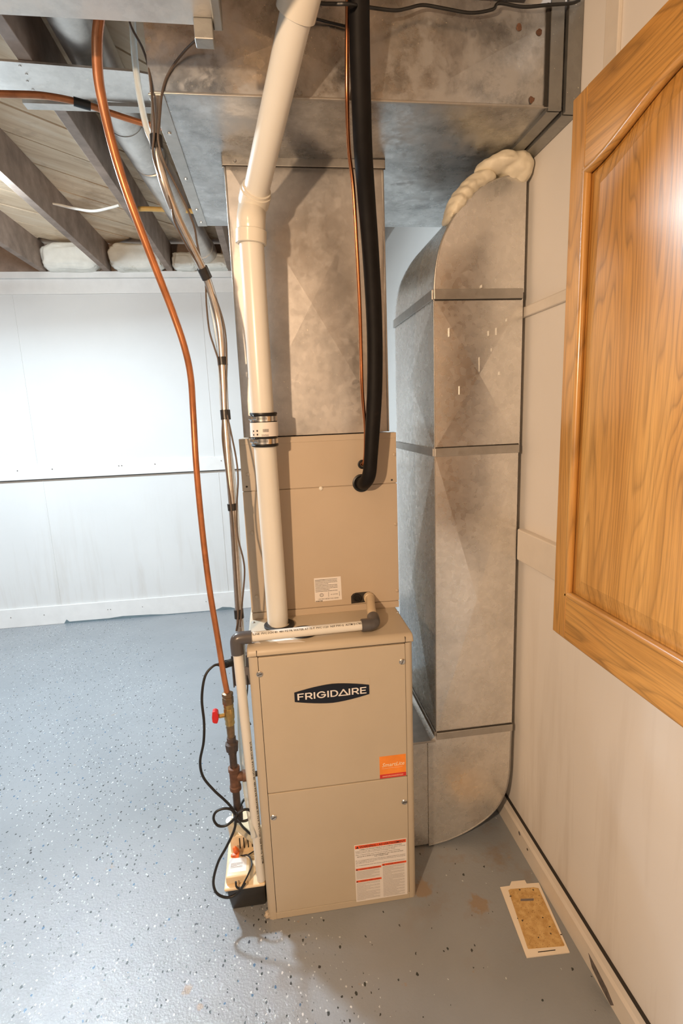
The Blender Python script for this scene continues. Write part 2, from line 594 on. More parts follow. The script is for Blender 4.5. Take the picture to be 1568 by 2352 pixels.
def duct_box(x0, y0, z0, x1, y1, z1, lift=0.004, sides='fblrud'):
    """closed rectangular duct length whose faces are cross-broken"""
    b = bmesh.new()
    V = {(i, j, k): b.verts.new((x, y, z)) for i, x in enumerate((x0, x1)) for j, y in enumerate((y0, y1)) for k, z in enumerate((z0, z1))}
    faces = {'l': ((0, 0, 0), (0, 0, 1), (0, 1, 1), (0, 1, 0)), 'r': ((1, 0, 0), (1, 1, 0), (1, 1, 1), (1, 0, 1)), 'f': ((0, 0, 0), (1, 0, 0), (1, 0, 1), (0, 0, 1)),
             'b': ((0, 1, 0), (0, 1, 1), (1, 1, 1), (1, 1, 0)), 'd': ((0, 0, 0), (0, 1, 0), (1, 1, 0), (1, 0, 0)), 'u': ((0, 0, 1), (1, 0, 1), (1, 1, 1), (0, 1, 1))}
    nrm = {'l': (-1, 0, 0), 'r': (1, 0, 0), 'f': (0, -1, 0), 'b': (0, 1, 0), 'd': (0, 0, -1), 'u': (0, 0, 1)}
    for k, q in faces.items():
        vs = [V[i] for i in q]
        if k in sides and lift:
            c = b.verts.new(sum((v.co for v in vs), Vector()) / 4 + Vector(nrm[k]) * lift)
            for i in range(4):
                b.faces.new((vs[i], vs[(i + 1) % 4], c))
        else:
            b.faces.new(vs)
    return b


def text_bm(s, size, align='LEFT', extrude=0.0, sx=1.0, bold=0.0, res=2):
    cu = bpy.data.curves.new('txt', 'FONT')
    cu.body = s
    cu.size = size
    cu.align_x = align
    cu.extrude = extrude
    cu.offset = bold
    cu.resolution_u = res
    o = bpy.data.objects.new('txt', cu)
    COL.objects.link(o)
    dg = bpy.context.evaluated_depsgraph_get()
    me = bpy.data.meshes.new_from_object(o.evaluated_get(dg))
    b = bmesh.new()
    b.from_mesh(me)
    bpy.data.objects.remove(o)
    bpy.data.curves.remove(cu)
    bpy.data.meshes.remove(me)
    for v in b.verts:
        v.co.x *= sx
    return b


def extent(b):
    xs = [v.co.x for v in b.verts]
    return (min(xs), max(xs)) if xs else (0, 0)


def place(b, o, ux, uy):
    o, ux, uy = Vector(o), Vector(ux).normalized(), Vector(uy).normalized()
    n = ux.cross(uy)
    for v in b.verts:
        v.co = o + ux * v.co.x + uy * v.co.y + n * v.co.z
    return b


def fit_text(s, width, height, **kw):
    b = text_bm(s, height / 0.72, **kw)
    x0, x1 = extent(b)
    k = width / max(x1 - x0, 1e-6)
    for v in b.verts:
        v.co.x = (v.co.x - x0) * k
    return b


def wraptext(b, p0, p1, r, ang, right):
    """bend flat text onto a pipe: x runs p0->p1, y runs around it from the direction 'right'"""
    p0, p1 = Vector(p0), Vector(p1)
    ax = (p1 - p0).normalized()
    u = Vector(right)
    u = (u - ax * u.dot(ax)).normalized()
    w = u.cross(ax)
    for v in b.verts:
        a = ang + v.co.y / r
        v.co = p0 + ax * v.co.x + (u * math.cos(a) + w * math.sin(a)) * (r + 0.0004)
    return b


def fine_print(x0, y0, x1, y1, rows, h, bm=None, fill=0.95, seed=1):
    """rows of tiny word-length marks, in a plane"""
    rnd = random.Random(seed)
    b = bm or bmesh.new()
    for i in range(rows):
        y = y1 - (i + 0.5) * (y1 - y0) / rows
        x = x0
        end = x0 + (x1 - x0) * (fill if i % 4 != 3 else rnd.uniform(0.35, 0.9))
        while x < end:
            w = rnd.uniform(0.0012, 0.0042)
            xe = min(x + w, end)
            q = [b.verts.new(p) for p in ((x, y - h / 2, 0), (xe, y - h / 2, 0), (xe, y + h / 2, 0), (x, y + h / 2, 0))]
            b.faces.new(q)
            x = xe + 0.0007
    return b


def quad(x0, y0, x1, y1, bm=None, z=0.0):
    b = bm or bmesh.new()
    b.faces.new([b.verts.new(p) for p in ((x0, y0, z), (x1, y0, z), (x1, y1, z), (x0, y1, z))])
    return b


def lump(center, scale, seed, amp=0.25, freq=2.0, sub=3, boxy=1.0):
    b = bmesh.new()
    bmesh.ops.create_icosphere(b, subdivisions=sub, radius=1.0)
    for v in b.verts:
        d = noise.noise(v.co * freq + Vector((seed * 3.7, seed, 0))) * amp + noise.noise(v.co * freq * 2.6 + Vector((0, seed, 2))) * amp * 0.45
        if boxy < 1.0:
            v.co = Vector([math.copysign(abs(t_) ** boxy, t_) for t_ in v.co])
        v.co = v.co * (1 + d)
        v.co = Vector((v.co.x * scale[0], v.co.y * scale[1], v.co.z * scale[2])) + Vector(center)
    return b


UX, UZ = (1, 0, 0), (0, 0, 1)

# ================================================================ the room
WX, WY = 0.847, 2.60        # right wall plane, back wall plane
XL, YF = -6.0, -5.5
ZJ, ZS, ZT = 2.45, 2.63, 2.41

fl = obj('floor', box(XL, YF, -0.05, WX + 0.1, WY + 0.1, 0), M['floor'])
tag(fl, kind='structure')
wb = obj('wall_back', box(XL, WY, 0, WX + 0.1, WY + 0.1, ZT), M['wall'])
tag(wb, kind='structure')
wr = obj('wall_right', box(WX, YF, 0, WX + 0.1, WY, ZS), M['wall_r'])
tag(wr, kind='structure')
tag(obj('wall_left', box(XL - 0.1, YF, 0, XL, WY, ZS), M['wall']), kind='structure')
tag(obj('wall_front', box(XL, YF - 0.1, 0, WX + 0.1, YF, ZS), M['wall']), kind='structure')
# back wall joinery: base board, rail board, upper board, top plate
tag(obj('baseboard_back', box(XL, WY - 0.014, 0, WX, WY, 0.142, 0.002), M['trim']), kind='structure')
tag(obj('trim_1', box(XL, WY - 0.012, 1.083, WX, WY, 1.182, 0.002), M['trim']), kind='structure')
tag(obj('trim_2', box(XL, WY - 0.008, 2.315, WX, WY, ZT, 0.0015), M['trim']), kind='structure')
tag(obj('trim_3', box(XL, WY - 0.035, ZT, WX, WY + 0.1, ZJ, 0.002), M['trim']), kind='structure')
b = bmesh.new()
for sx in (-1.55, -0.33):
    box(sx, WY - 0.003, 1.182, sx + 0.003, WY, 2.315, bm=b)
    box(sx + 0.02, WY - 0.003, 0.142, sx + 0.023, WY, 1.083, bm=b)
obj('panel_joint', b, M['wall'], wb)
b = bmesh.new()
for px in (-1.68, -1.0, -0.98, -0.28, -1.45, -0.75, 0.3):
    lathe([(0, 0.004), (0.002, 0.004)], (px, WY - 0.0125, 1.15), (px, WY - 0.02, 1.15), 8, b)
    lathe([(0, 0.003), (0.002, 0.003)], (px - 0.2, WY - 0.0145, 0.08), (px - 0.2, WY - 0.02, 0.08), 8, b)
obj('nail', b, M['grey_box'], wb)
b = bmesh.new()
box(XL, WY - 0.0145, 1.0775, WX, WY, 1.083, bm=b)
obj('caulk_gap', b, M['seam'], wb)
# dark scuffing where floor paint crept up the base board
b = bmesh.new()
pts = [(-1.52, 0.0), (-1.5, 0.03), (-1.48, 0.012), (-1.2, 0.012), (-1.1, 0.02), (-0.9, 0.014), (-0.8, 0.006), (-0.42, 0.004), (-0.36, 0.026), (-0.3, 0.018), (-0.25, 0.0)]
b = prism(pts, 'y', WY - 0.0150, WY - 0.0146)
obj('floor_paint_smear', b, pbr('floor_paint', (0.16, 0.22, 0.25), 0.4), wb)

# right wall joinery
bb = tag(obj('baseboard_right', prism([(WX, 0), (0.832, 0), (0.832, 0.062), (0.837, 0.072), (0.840, 0.090), (WX, 0.094)], 'y', YF, WY - 0.02), M['trim_r']), kind='structure')
obj('gap', box(0.838, YF, 0.094, WX, WY - 0.02, 0.0965), M['seam'], bb)
chip = prism([(-0.268, 0.042), (-0.285, 0.018), (-0.33, 0.006), (-0.362, 0.002), (-0.372, 0.016), (-0.345, 0.030), (-0.30, 0.038)], 'x', 0.8312, 0.8325)
obj('paint_chip', chip, pbr('bare_grey_wood', (0.13, 0.11, 0.10), 0.8, 0, 0.4, 60), bb)
obj('nail_hole', lathe([(0, 0.004), (0.001, 0.003)], (0.8318, 0.06, 0.045), (0.82, 0.06, 0.045), 8), M['bug'], bb)
obj('nail_hole', lathe([(0, 0.007), (0.001, 0.006)], (0.8318, 0.115, 0.055), (0.82, 0.115, 0.055), 8), M['grey_box'], bb)
tag(obj('trim_4', box(0.824, YF, 0.985, WX, 0.168, 1.083, 0.004), M['trim_r']), kind='structure')
tag(obj('trim_5', box(0.834, YF, 1.700, WX, 0.60, 1.728, 0.003), M['trim_r']), kind='structure')
tag(obj('trim_6', box(0.838, -0.180, 1.75, WX, -0.135, ZJ, 0.002), M['trim_r']), kind='structure')

# ceiling: sheathing above, diagonal boards, joists
ce = obj('ceiling', box(XL, YF, ZS + 0.02, WX + 0.1, WY + 0.1, ZS + 0.08), M['plank'])
tag(ce, kind='structure')
wpl = 0.196
L = 9.0
for i in range(-30, 60):
    # plank bands along direction (1,1); offset measured along (-1,1)/sqrt2
    o = -1.2 + i * wpl
    cx, cy = -0.7, 1.3
    d = Vector((1, 1, 0)).normalized()
    nrm = Vector((-1, 1, 0)).normalized()
    # clip the band to the room rectangle
    mid = nrm * (o - 3.2 + 0.5)
    lo, hi = -8, 8
    p = mid
    for ax, (mn, mx) in ((0, (XL + 0.15, WX - 0.02)), (1, (YF + 0.15, WY - 0.05))):
        lo = max(lo, (mn - p[ax]) / d[ax])
        hi = min(hi, (mx - p[ax]) / d[ax])
    if hi - lo < 0.3:
        continue
    a, c = p + d * lo, p + d * hi
    hw = (wpl - 0.009) / 2
    b = bmesh.new()
    zz = ZS + random.uniform(0, 0.003)
    q = [a - nrm * hw, c - nrm * hw, c + nrm * hw, a + nrm * hw]
    v0 = [b.verts.new((t.x, t.y, zz)) for t in q]
    v1 = [b.verts.new((t.x, t.y, ZS + 0.019)) for t in q]
    b.faces.new(v0)
    b.faces.new(v1[::-1])
    for k in range(4):
        b.faces.new((v0[k], v0[(k + 1) % 4], v1[(k + 1) % 4], v1[k]))
    obj('plank', b, M['plank'], ce)
jx = [-0.92 + 0.405 * k for k in range(-12, 5)]
for k, x in enumerate(jx):
    obj('joist', box(x - 0.019, YF + 0.02, ZJ, x + 0.019, WY, ZS, 0.002), M['joist'], ce)
obj('rim_board', box(XL, WY, ZJ, WX + 0.1, WY + 0.04, ZS), M['joist'], ce)

# spray foam in the joist bays above the back wall
for k, (x, w, h, s) in enumerate(((-1.13, 0.185, 0.085, 1), (-0.715, 0.182, 0.085, 2), (-0.405, 0.085, 0.055, 3), (-0.20, 0.09, 0.05, 5), (0.08, 0.17, 0.07, 6), (0.45, 0.17, 0.08, 7))):
    f = obj('spray_foam', lump((x, WY - 0.04, ZJ + h * 0.9), (w, 0.085, h), s, 0.10, 2.2, 5, 0.55), M['foam_white'])
    for q_ in f.data.polygons:
        q_.use_smooth = True
    tag(f, ['white spray foam lump in the joist bay at the far left', 'largest white spray foam lump, between the two long joists above the wall', 'small white foam lump beside the round duct end', 'white foam lump under the round duct elbow by the plenum', 'spray foam lump behind the steel plenum', 'spray foam lump behind the trunk duct on the right'][k], 'foam', 'spray foam lumps along the top of the back wall')

# ================================================================ trunk duct
tk = thing('trunk_duct', 'large galvanized trunk duct running across the ceiling above the furnace', 'duct', (0.35, 0.35, 2.12))
TX0, TX1, TY0, TY1, TZ0, TZ1 = -0.108, 0.845, -0.028, 0.737, 2.122, 2.325
b = bmesh.new()
# underside in two cross-broken pans with the plenum opening closed by the plenum itself
V = lambda x, y, z: b.verts.new((x, y, z))
xm = 0.445
pts = {}
for i, x in enumerate((TX0, xm, TX1)):
    for j, y in enumerate((TY0, TY1)):
        for k, z in enumerate((TZ0, TZ1)):
            pts[i, j, k] = V(x, y, z)
for i in (0, 1):
    lo = [pts[i, 0, 0], pts[i, 1, 0], pts[i + 1, 1, 0], pts[i + 1, 0, 0]]
    c = V((lo[0].co.x + lo[2].co.x) / 2, (TY0 + TY1) / 2, TZ0 - 0.006)
    for k in range(4):
        b.faces.new((lo[k], lo[(k + 1) % 4], c))
    fr = [pts[i, 0, 0], pts[i + 1, 0, 0], pts[i + 1, 0, 1], pts[i, 0, 1]]
    c = V((lo[0].co.x + lo[2].co.x) / 2, TY0 - 0.004, (TZ0 + TZ1) / 2)
    for k in range(4):
        b.faces.new((fr[k], fr[(k + 1) % 4], c))
    b.faces.new((pts[i, 1, 0], pts[i, 1, 1], pts[i + 1, 1, 1], pts[i + 1, 1, 0]))
    b.faces.new((pts[i, 0, 1], pts[i + 1, 0, 1], pts[i + 1, 1, 1], pts[i, 1, 1]))
b.faces.new((pts[0, 0, 0], pts[0, 0, 1], pts[0, 1, 1], pts[0, 1, 0]))
b.faces.new((pts[2, 0, 0], pts[2, 1, 0], pts[2, 1, 1], pts[2, 0, 1]))
obj('duct_body', b, M['galv_trunk'], tk)
obj('edge_seam', box(TX0, TY0 - 0.003, TZ0 - 0.002, 0.775, TY0 + 0.004, TZ0 + 0.003, 0.001), M['band'], tk)
b = box(TX0 - 0.004, TY0, TZ0 - 0.004, TX0 + 0.028, TY1 - 0.005, TZ0, 0.001)
obj('side_lip', b, M['band'], tk)
for y in (0.12, 0.36, 0.58, 0.69):
    obj('screw', lathe([(0, 0.005), (0.003, 0.004)], (TX0 + 0.012, y, TZ0 - 0.004), (TX0 + 0.012, y, TZ0 - 0.02), 8), M['screw'], tk)
# end flange: standing cleats front and below
for x0, x1, d in ((0.772, 0.804, 0.010), (0.810, 0.845, 0.016)):
    obj('flange', box(x0, TY0 - d, TZ0 - d, x1, TY0 - 0.0045, TZ1 + 0.01, 0.001), M['dark_band'], tk)
    obj('flange', box(x0, TY0 + 0.0005, TZ0 - d, x1, 0.22, TZ0 - 0.0005, 0.001), M['dark_band'], tk)
obj('cleat_gap', box(0.7645, TY0 - 0.006, TZ0, 0.7715, TY0 - 0.0005, TZ1), M['seam'], tk)
for k in range(3):
    obj('rust_spot', lump(((0.70, 0.735, 0.748)[k], TY0 - 0.003, (2.276, 2.135, 2.27)[k]), (0.006, 0.001, 0.007), k, 0.5, 3, 2), M['rusty'], tk)

# ================================================================ plenum
pl = thing('supply_plenum', 'tall galvanized sheet metal plenum standing on top of the coil cabinet', 'duct', (0.23, 0.45, 1.39))
obj('plenum_body', duct_box(0.021, 0.24, 1.392, 0.444, 0.66, 2.1175, 0.010, 'flr'), M['galv_plenum'], pl)
obj('flange', box(0.015, 0.228, 2.098, 0.450, 0.242, 2.1215, 0.002), M['band'], pl)
obj('flange', box(0.013, 0.242, 2.098, 0.021, 0.66, 2.1215, 0.002), M['band'], pl)
obj('joint_gap', box(0.0155, 0.2275, 2.0955, 0.4495, 0.2285, 2.0985), M['seam'], pl)
obj('joint_gap', box(0.0155, 0.2275, 2.1195, 0.4495, 0.2285, 2.1225), M['seam'], pl)
obj('edge_fold', box(0.0185, 0.237, 1.392, 0.023, 0.241, 2.10, 0.001), M['band'], pl)
obj('edge_fold', box(0.4425, 0.237, 1.392, 0.4475, 0.241, 2.10, 0.001), M['band'], pl)
obj('screw', lathe([(0, 0.005), (0.004, 0.0035)], (0.048, 0.228, 2.109), (0.048, 0.2, 2.109), 8), M['screw'], pl)

# ================================================================ coil cabinet
cx0, cx1, cy0, cz0, cz1 = 0.006, 0.459, 0.202, 0.851, 1.389
co = thing('coil_cabinet', 'beige steel evaporator coil cabinet stacked on the furnace', 'appliance', (0.23, 0.45, cz0))
obj('casing', box(cx0 + 0.002, cy0 + 0.004, cz0, cx1 - 0.002, 0.70, cz1 - 0.002, 0.001), M['beige_coil'], co)
zs = 1.2395
obj('upper_panel', box(cx0, cy0, zs + 0.0015, cx1, cy0 + 0.004, cz1, 0.001), M['beige_coil'], co)
lp = obj('lower_panel', box(cx0, cy0, cz0 + 0.022, cx1, cy0 + 0.004, zs - 0.0005, 0.001), M['beige_coil'], co)
obj('bottom_strip', box(cx0 + 0.001, cy0 - 0.001, cz0, cx1 - 0.001, cy0 + 0.004, cz0 + 0.020, 0.001), M['beige_coil'], co)
obj('top_fold', box(cx0, cy0 - 0.0012, cz1 - 0.016, cx1, cy0 + 0.03, cz1 + 0.0005, 0.001), M['beige_coil'], co)
for x, z in ((0.0245, 1.288), (0.0245, 1.118), (0.0245, 0.923), (0.4525, 1.325), (0.4525, 1.115), (0.4525, 0.905)):
    obj('panel_screw', lathe([(0, 0.0052), (0.002, 0.0052), (0.0035, 0.003)], (x, cy0, z), (x, cy0 - 0.02, z), 10), M['beige_coil'], co, True)
obj('panel_screw', lathe([(0, 0.0058), (0.002, 0.0058), (0.0038, 0.003)], (0.2312, 0.202, 1.237), (0.2266, 0.15, 1.244), 10), M['pvc_fit'], co, True, label='pale round screw head')
for p in ((0.0189, 0.202, 1.254), (0.4436, 0.202, 1.25)):
    obj('corner_hole', lathe([(0, 0.003), (0.0006, 0.003)], (p[0], cy0 - 0.0002, p[2]), (p[0], cy0 - 0.02, p[2]), 8), M['seam'], co)
# refrigerant openings
g0 = (0.3516, 0.202, 1.246)
obj('grommet', ring_plate((g0[0], cy0, g0[2]), 0.018, 0.0265, 0.005, 'y'), M['rubber'], co, True)
obj('opening', lathe([(0, 0.019), (0.0012, 0.019)], (g0[0], cy0, g0[2]), (g0[0], 0, g0[2]), 28), M['seam'], co)
g1 = (0.356, 0.202, 1.301)
obj('grommet', ring_plate((g1[0], cy0, g1[2]), 0.006, 0.0135, 0.004, 'y'), M['rubber'], co, True)
# drain openings
d0 = (0.3265, 0.202, 0.8928)
d1 = (0.3631, 0.202, 0.8924)
b = bmesh.new()
hole = []
for x, z in ((-0.018, -0.018), (-0.018, 0.006), (-0.012, 0.013), (-0.004, 0.016), (0.024, 0.0165), (0.04, 0.016), (0.051, 0.009), (0.052, -0.006), (0.046, -0.016)):
    hole.append((d0[0] + x, d0[2] + z))
obj('drain_opening', prism(hole, 'y', cy0 - 0.0006, cy0 + 0.0002), M['seam'], co)
obj('drain_plug', lathe([(0, 0.0125), (0.007, 0.0125), (0.0072, 0.0085), (0.003, 0.008), (0.003, 0.0)], (d0[0], cy0, d0[2]), (d0[0], 0, d0[2]), 20), M['rubber'], co, True)
# rating label
r0 = (0.1976, 0.202, 0.8903)
r1 = (0.2781, 0.202, 0.9651)
lab = obj('rating_label', prism([(r0[0], r0[2]), (r1[0] + 0.002, r0[2] + 0.001), (r1[0] + 0.001, r1[2]), (r0[0], r1[2])], 'y', cy0 - 0.0008, cy0), M['paper'], co)
lw, lh = r1[0] - r0[0], r1[2] - r0[2]
b = fine_print(0.003, lh * 0.40, lw - 0.003, lh - 0.004, 9, 0.0014, seed=4, fill=0.9)
join(b, fit_text('Model/Modelo', lw * 0.36, 0.0028, res=1))
for v in [v for v in b.verts if v.co.y < 0.004 and v.co.x < lw * 0.37]:
    v.co.x += 0.004
    v.co.y += lh - 0.008
t = fit_text('ARI CERTIFIED', lw * 0.28, 0.003, res=1)
for v in t.verts:
    v.co.x += lw * 0.6
    v.co.y += lh * 0.25
join(b, t)
quad(lw * 0.52, lh * 0.18, lw * 0.53, lh * 0.38, b)
quad(lw * 0.93, lh * 0.18, lw * 0.94, lh * 0.38, b)
for k in range(26):
    x = 0.010 + k * (lw - 0.016) / 26
    quad(x, lh * 0.075, x + random.choice((0.0005, 0.0009)), lh * 0.13, b)
place(b, (r0[0], cy0 - 0.0011, r0[2]), UX, UZ)
tag(obj('print', b, M['ink'], lab), kind='stuff')
b = ring_plate((r0[0] + lw * 0.26, cy0 - 0.0009, r0[2] + lh * 0.27), 0.0045, 0.0056, 0.0003, 'y', 20)
t = place(fit_text('ETL', 0.006, 0.003, res=1), (r0[0] + lw * 0.26 - 0.003, cy0 - 0.0011, r0[2] + lh * 0.27 - 0.0012), UX, UZ)
obj('approval_mark', join(b, t), M['ink'], lab)
obj('maker_name', place(fit_text('NORDYNE', 0.021, 0.0030, bold=0.0002, res=1), (r0[0] + 0.002, cy0 - 0.0011, r0[2] + 0.0005), UX, UZ), M['ink'], lab)

# ================================================================ furnace
FX0, FX1, FZ = 0.0, 0.446, 0.850
fu = thing('gas_furnace', 'beige upright gas furnace with two front doors and a dark maker badge', 'furnace', (0.22, 0.35, 0))
# shell with rounded front posts
pr_ = []
for (cx, a0) in ((FX0 + 0.014, 180), (FX1 - 0.014, 270)):
    for k in range(7):
        a = R(a0 + 15 * k)
        pr_.append((cx + 0.014 * math.cos(a), 0.014 + 0.014 * math.sin(a)))
pr_ = pr_[:7] + [(0.0245, 0.0), (0.0245, 0.006), (0.4245, 0.006), (0.4245, 0.0)] + pr_[7:] + [(FX1, 0.70), (FX0, 0.70)]
obj('shell', prism(pr_, 'z', 0.0, 0.826), M['beige'], fu, True)
# rounded top cap
cap = [(0.70, 0.828), (0.0, 0.828), (-0.003, 0.831), (-0.003, 0.836), (0.0, 0.843), (0.006, 0.8495), (0.014, 0.851), (0.70, 0.851)]
b = prism(cap, 'x', FX0 - 0.002, FX1 + 0.002)
ed = [e for e in b.edges if abs(e.verts[0].co.x - e.verts[1].co.x) < 1e-6 and e.verts[0].co.z > 0.829 and e.verts[1].co.z > 0.829]
bmesh.ops.bevel(b, geom=ed, offset=0.006, segments=3, affect='EDGES', profile=0.5)
obj('top_cap', b, M['beige'], fu, True)
for x in (0.0225, 0.4235):
    obj('cap_joint', box(x, -0.0035, 0.828, x + 0.0012, 0.004, 0.8445), M['seam'], fu)
DX0, DX1 = 0.026, 0.4235
ud = obj('upper_door', box(DX0, -0.003, 0.4195, DX1, 0.014, 0.8245, 0.002), M['beige'], fu)
ld = obj('lower_door', box(DX0, -0.003, 0.024, DX1, 0.014, 0.4165, 0.002), M['beige'], fu)
obj('bottom_rail', box(0.0245, -0.001, 0.0, 0.4245, 0.012, 0.0215, 0.0015), M['beige'], fu)
obj('door_gap', box(0.0243, 0.0045, 0.018, 0.4247, 0.0065, 0.8262), M['seam'], fu)


def quarter_screw(x, z, par, a):
    s = obj('door_screw', lathe([(0, 0.0088), (0.0012, 0.0088), (0.0028, 0.007), (0.003, 0.0)], (x, -0.003, z), (x, -0.03, z), 18), M['screw'], par, True, label='steel slotted door screw')
    bq = box(-0.0065, -0.0008, 0, 0.0065, 0.0008, 0.0008)
    for v in bq.verts:
        c = v.co.copy()
        v.co = Vector((x + c.x * math.cos(a) - c.y * math.sin(a), -0.0061 - c.z * 0.5, z + c.x * math.sin(a) + c.y * math.cos(a)))
    obj('slot', bq, M['seam'], s)


s0, s1, s2, s3 = (0.0279, -0.003, 0.779), (0.4145, -0.003, 0.7736), (0.037, -0.003, 0.3426), (0.4156, -0.003, 0.3352)
quarter_screw(s0[0], s0[2], ud, 0.3)
quarter_screw(s1[0], s1[2], ud, 1.2)
quarter_screw(s2[0], s2[2], ld, 0.5)
quarter_screw(s3[0] - 0.002, s3[2], ld, 0.2)

# maker badge
a0, a1 = (0.1154, -0.003, 0.6967), (0.3199, -0.003, 0.7)
bx0, bx1 = a0[0], a1[0]
zc = (a0[2] + a1[2]) / 2 + 0.004
W_, H_ = bx1 - bx0, 0.0
plate = obj('badge_recess', box(bx0 - 0.002, -0.0036, zc - 0.033, bx1 + 0.003, -0.003, zc + 0.033, 0.0003), M['beige'], ud)
n = 12
top = [(bx0 + W_ * k / n, zc + 0.0135 + 0.0145 * (1 - abs(2 * k / n - 1) ** 1.6)) for k in range(n + 1)]
bot = [(bx0 + W_ * k / n, zc - 0.0135 - 0.0145 * (1 - abs(2 * k / n - 1) ** 1.6)) for k in range(n, -1, -1)]
badge = obj('maker_badge', prism(bot + top, 'y', -0.0052, -0.0036), M['badge_black'], ud, label='dark blue-black maker badge with pale capitals')
# FRIGID(A as a triangle)IRE
let = bmesh.new()
LH = 0.0165
cur = 0.0
Wt = W_ - 0.020


def glyph(lines, w):
    global cur
    th = 0.0030
    for (xa, ya, xb, yb) in lines:
        p, q = Vector((cur + xa * w, ya * LH, 0)), Vector((cur + xb * w, yb * LH, 0))
        d_ = (q - p).normalized() * th / 2
        nn = Vector((-d_.y, d_.x, 0))
        p, q = p - d_ * 0.9, q + d_ * 0.9
        zo_ = len(let.faces) * 0.000012
        let.faces.new([let.verts.new(v) for v in (p - nn + Vector((0, 0, zo_)), q - nn + Vector((0, 0, zo_)), q + nn + Vector((0, 0, zo_)), p + nn + Vector((0, 0, zo_)))])
    cur += w + 0.0052


def arc(cx, cy, rx, ry, a0, a1, n=10):
    ps = [(cx + rx * math.cos(R(a0 + (a1 - a0) * k / n)), cy + ry * math.sin(R(a0 + (a1 - a0) * k / n))) for k in range(n + 1)]
    return [(*ps[k], *ps[k + 1]) for k in range(n)]


Rl = [(0, 0, 0, 1), (0, 1, 0.6, 1), (0, 0.42, 0.6, 0.42), (0.5, 0.42, 1, 0)] + arc(0.6, 0.71, 0.36, 0.29, -90, 90, 8)
El = [(0, 0, 0, 1), (0, 0, 1, 0), (0, 0.5, 0.85, 0.5), (0, 1, 1, 1)]
glyph([(0, 0, 0, 1), (0, 0.5, 0.85, 0.5), (0, 1, 1, 1)], 0.0095)
glyph(Rl, 0.0110)
glyph([(0, 0, 0, 1)], 0.0008)
glyph(arc(0.5, 0.5, 0.5, 0.5, 40, 335, 14) + [(0.95, 0.3, 0.95, 0.48), (0.55, 0.48, 0.98, 0.48)], 0.0150)
glyph([(0, 0, 0, 1)], 0.0008)
glyph([(0, 0, 0, 1), (0, 0, 0.4, 0), (0, 1, 0.4, 1)] + arc(0.4, 0.5, 0.6, 0.5, -90, 90, 10), 0.0120)
cur -= 0.002
glyph([(0, 0, 0.5, 1), (0.5, 1, 1, 0), (0, 0, 1, 0)], 0.0170)
cur -= 0.002
glyph([(0, 0, 0, 1)], 0.0008)
glyph(Rl, 0.0110)
glyph(El, 0.0095)
total = cur - 0.0052
for v in let.verts:
    v.co.x *= Wt / total
place(let, (bx0 + 0.010, -0.0055, zc - LH / 2), UX, UZ)
obj('lettering', let, M['badge_silver'], badge)

# orange sticker on the upper door
o0, o1 = (0.3432, -0.003, 0.4212), (0.4183, -0.003, 0.4915)
st = obj('orange_sticker', prism([(o0[0], o0[2]), (o1[0] + 0.0015, o0[2]), (o1[0] + 0.0015, o1[2] - 0.001), (o0[0], o1[2] - 0.001)], 'y', -0.0036, -0.003), M['sticker_orange'], ud)
sw, sh = o1[0] - o0[0], o1[2] - o0[2]
obj('red_strip', place(quad(0, 0, sw + 0.0015, sh * 0.175), (o0[0], -0.0039, o0[2]), UX, UZ), M['sticker_red'], st)
t = fit_text('SmartLite', sw * 0.86, 0.012, res=2, bold=0.0002)
for v in t.verts:
    v.co.x += v.co.y * 0.25
obj('lettering', place(t, (o0[0] + sw * 0.09, -0.0040, o0[2] + sh * 0.52), UX, UZ), pbr('pale_orange_print', (0.95, 0.72, 0.50), 0.4), st)
b = fine_print(0, 0, sw * 0.85, 0.002, 1, 0.0012, seed=3)
t = fine_print(0, 0, sw * 0.85, 0.005, 2, 0.0012, seed=8)
place(b, (o0[0] + sw * 0.08, -0.0041, o0[2] + sh * 0.43), UX, UZ)
place(t, (o0[0] + sw * 0.1, -0.0042, o0[2] + sh * 0.05), UX, UZ)
tag(obj('small_print', join(b, t), pbr('pale_orange_print_small', (0.92, 0.55, 0.34), 0.4), st), kind='stuff')

# warning label on the lower door
w0, w1 = (0.2613, -0.003, 0.019), (0.4175, -0.003, 0.2136)
ww, wh = w1[0] - w0[0], w1[2] - w0[2]
wl = obj('warning_label', prism([(w0[0], w0[2]), (w0[0] + ww, w0[2]), (w0[0] + ww, w1[2]), (w0[0], w1[2])], 'y', -0.0037, -0.003), M['paper'], ld)
WO = (w0[0], -0.0040, w0[2])
b = bmesh.new()
quad(0.002, wh * 0.935, ww - 0.002, wh * 0.99, b)
quad(0.002, wh * 0.555, ww * 0.50, wh * 0.59, b)
quad(ww * 0.515, wh * 0.575, ww - 0.002, wh * 0.61, b)
quad(0.002, wh * 0.345, ww * 0.50, wh * 0.38, b)
obj('red_bar', place(b, WO, UX, UZ), M['warning_red'], wl)
b = bmesh.new()


def put(s, x, y, w, h, **kw):
    t_ = fit_text(s, w, h, res=1, **kw)
    for v in t_.verts:
        v.co.x += x
        v.co.y += y
        v.co.z = 0.0003
    join(b, t_)


def tri(x, y, s):
    b.faces.new([b.verts.new(p) for p in ((x, y, 0.0003), (x + s, y, 0.0003), (x + s / 2, y + s * 0.9, 0.0003))])


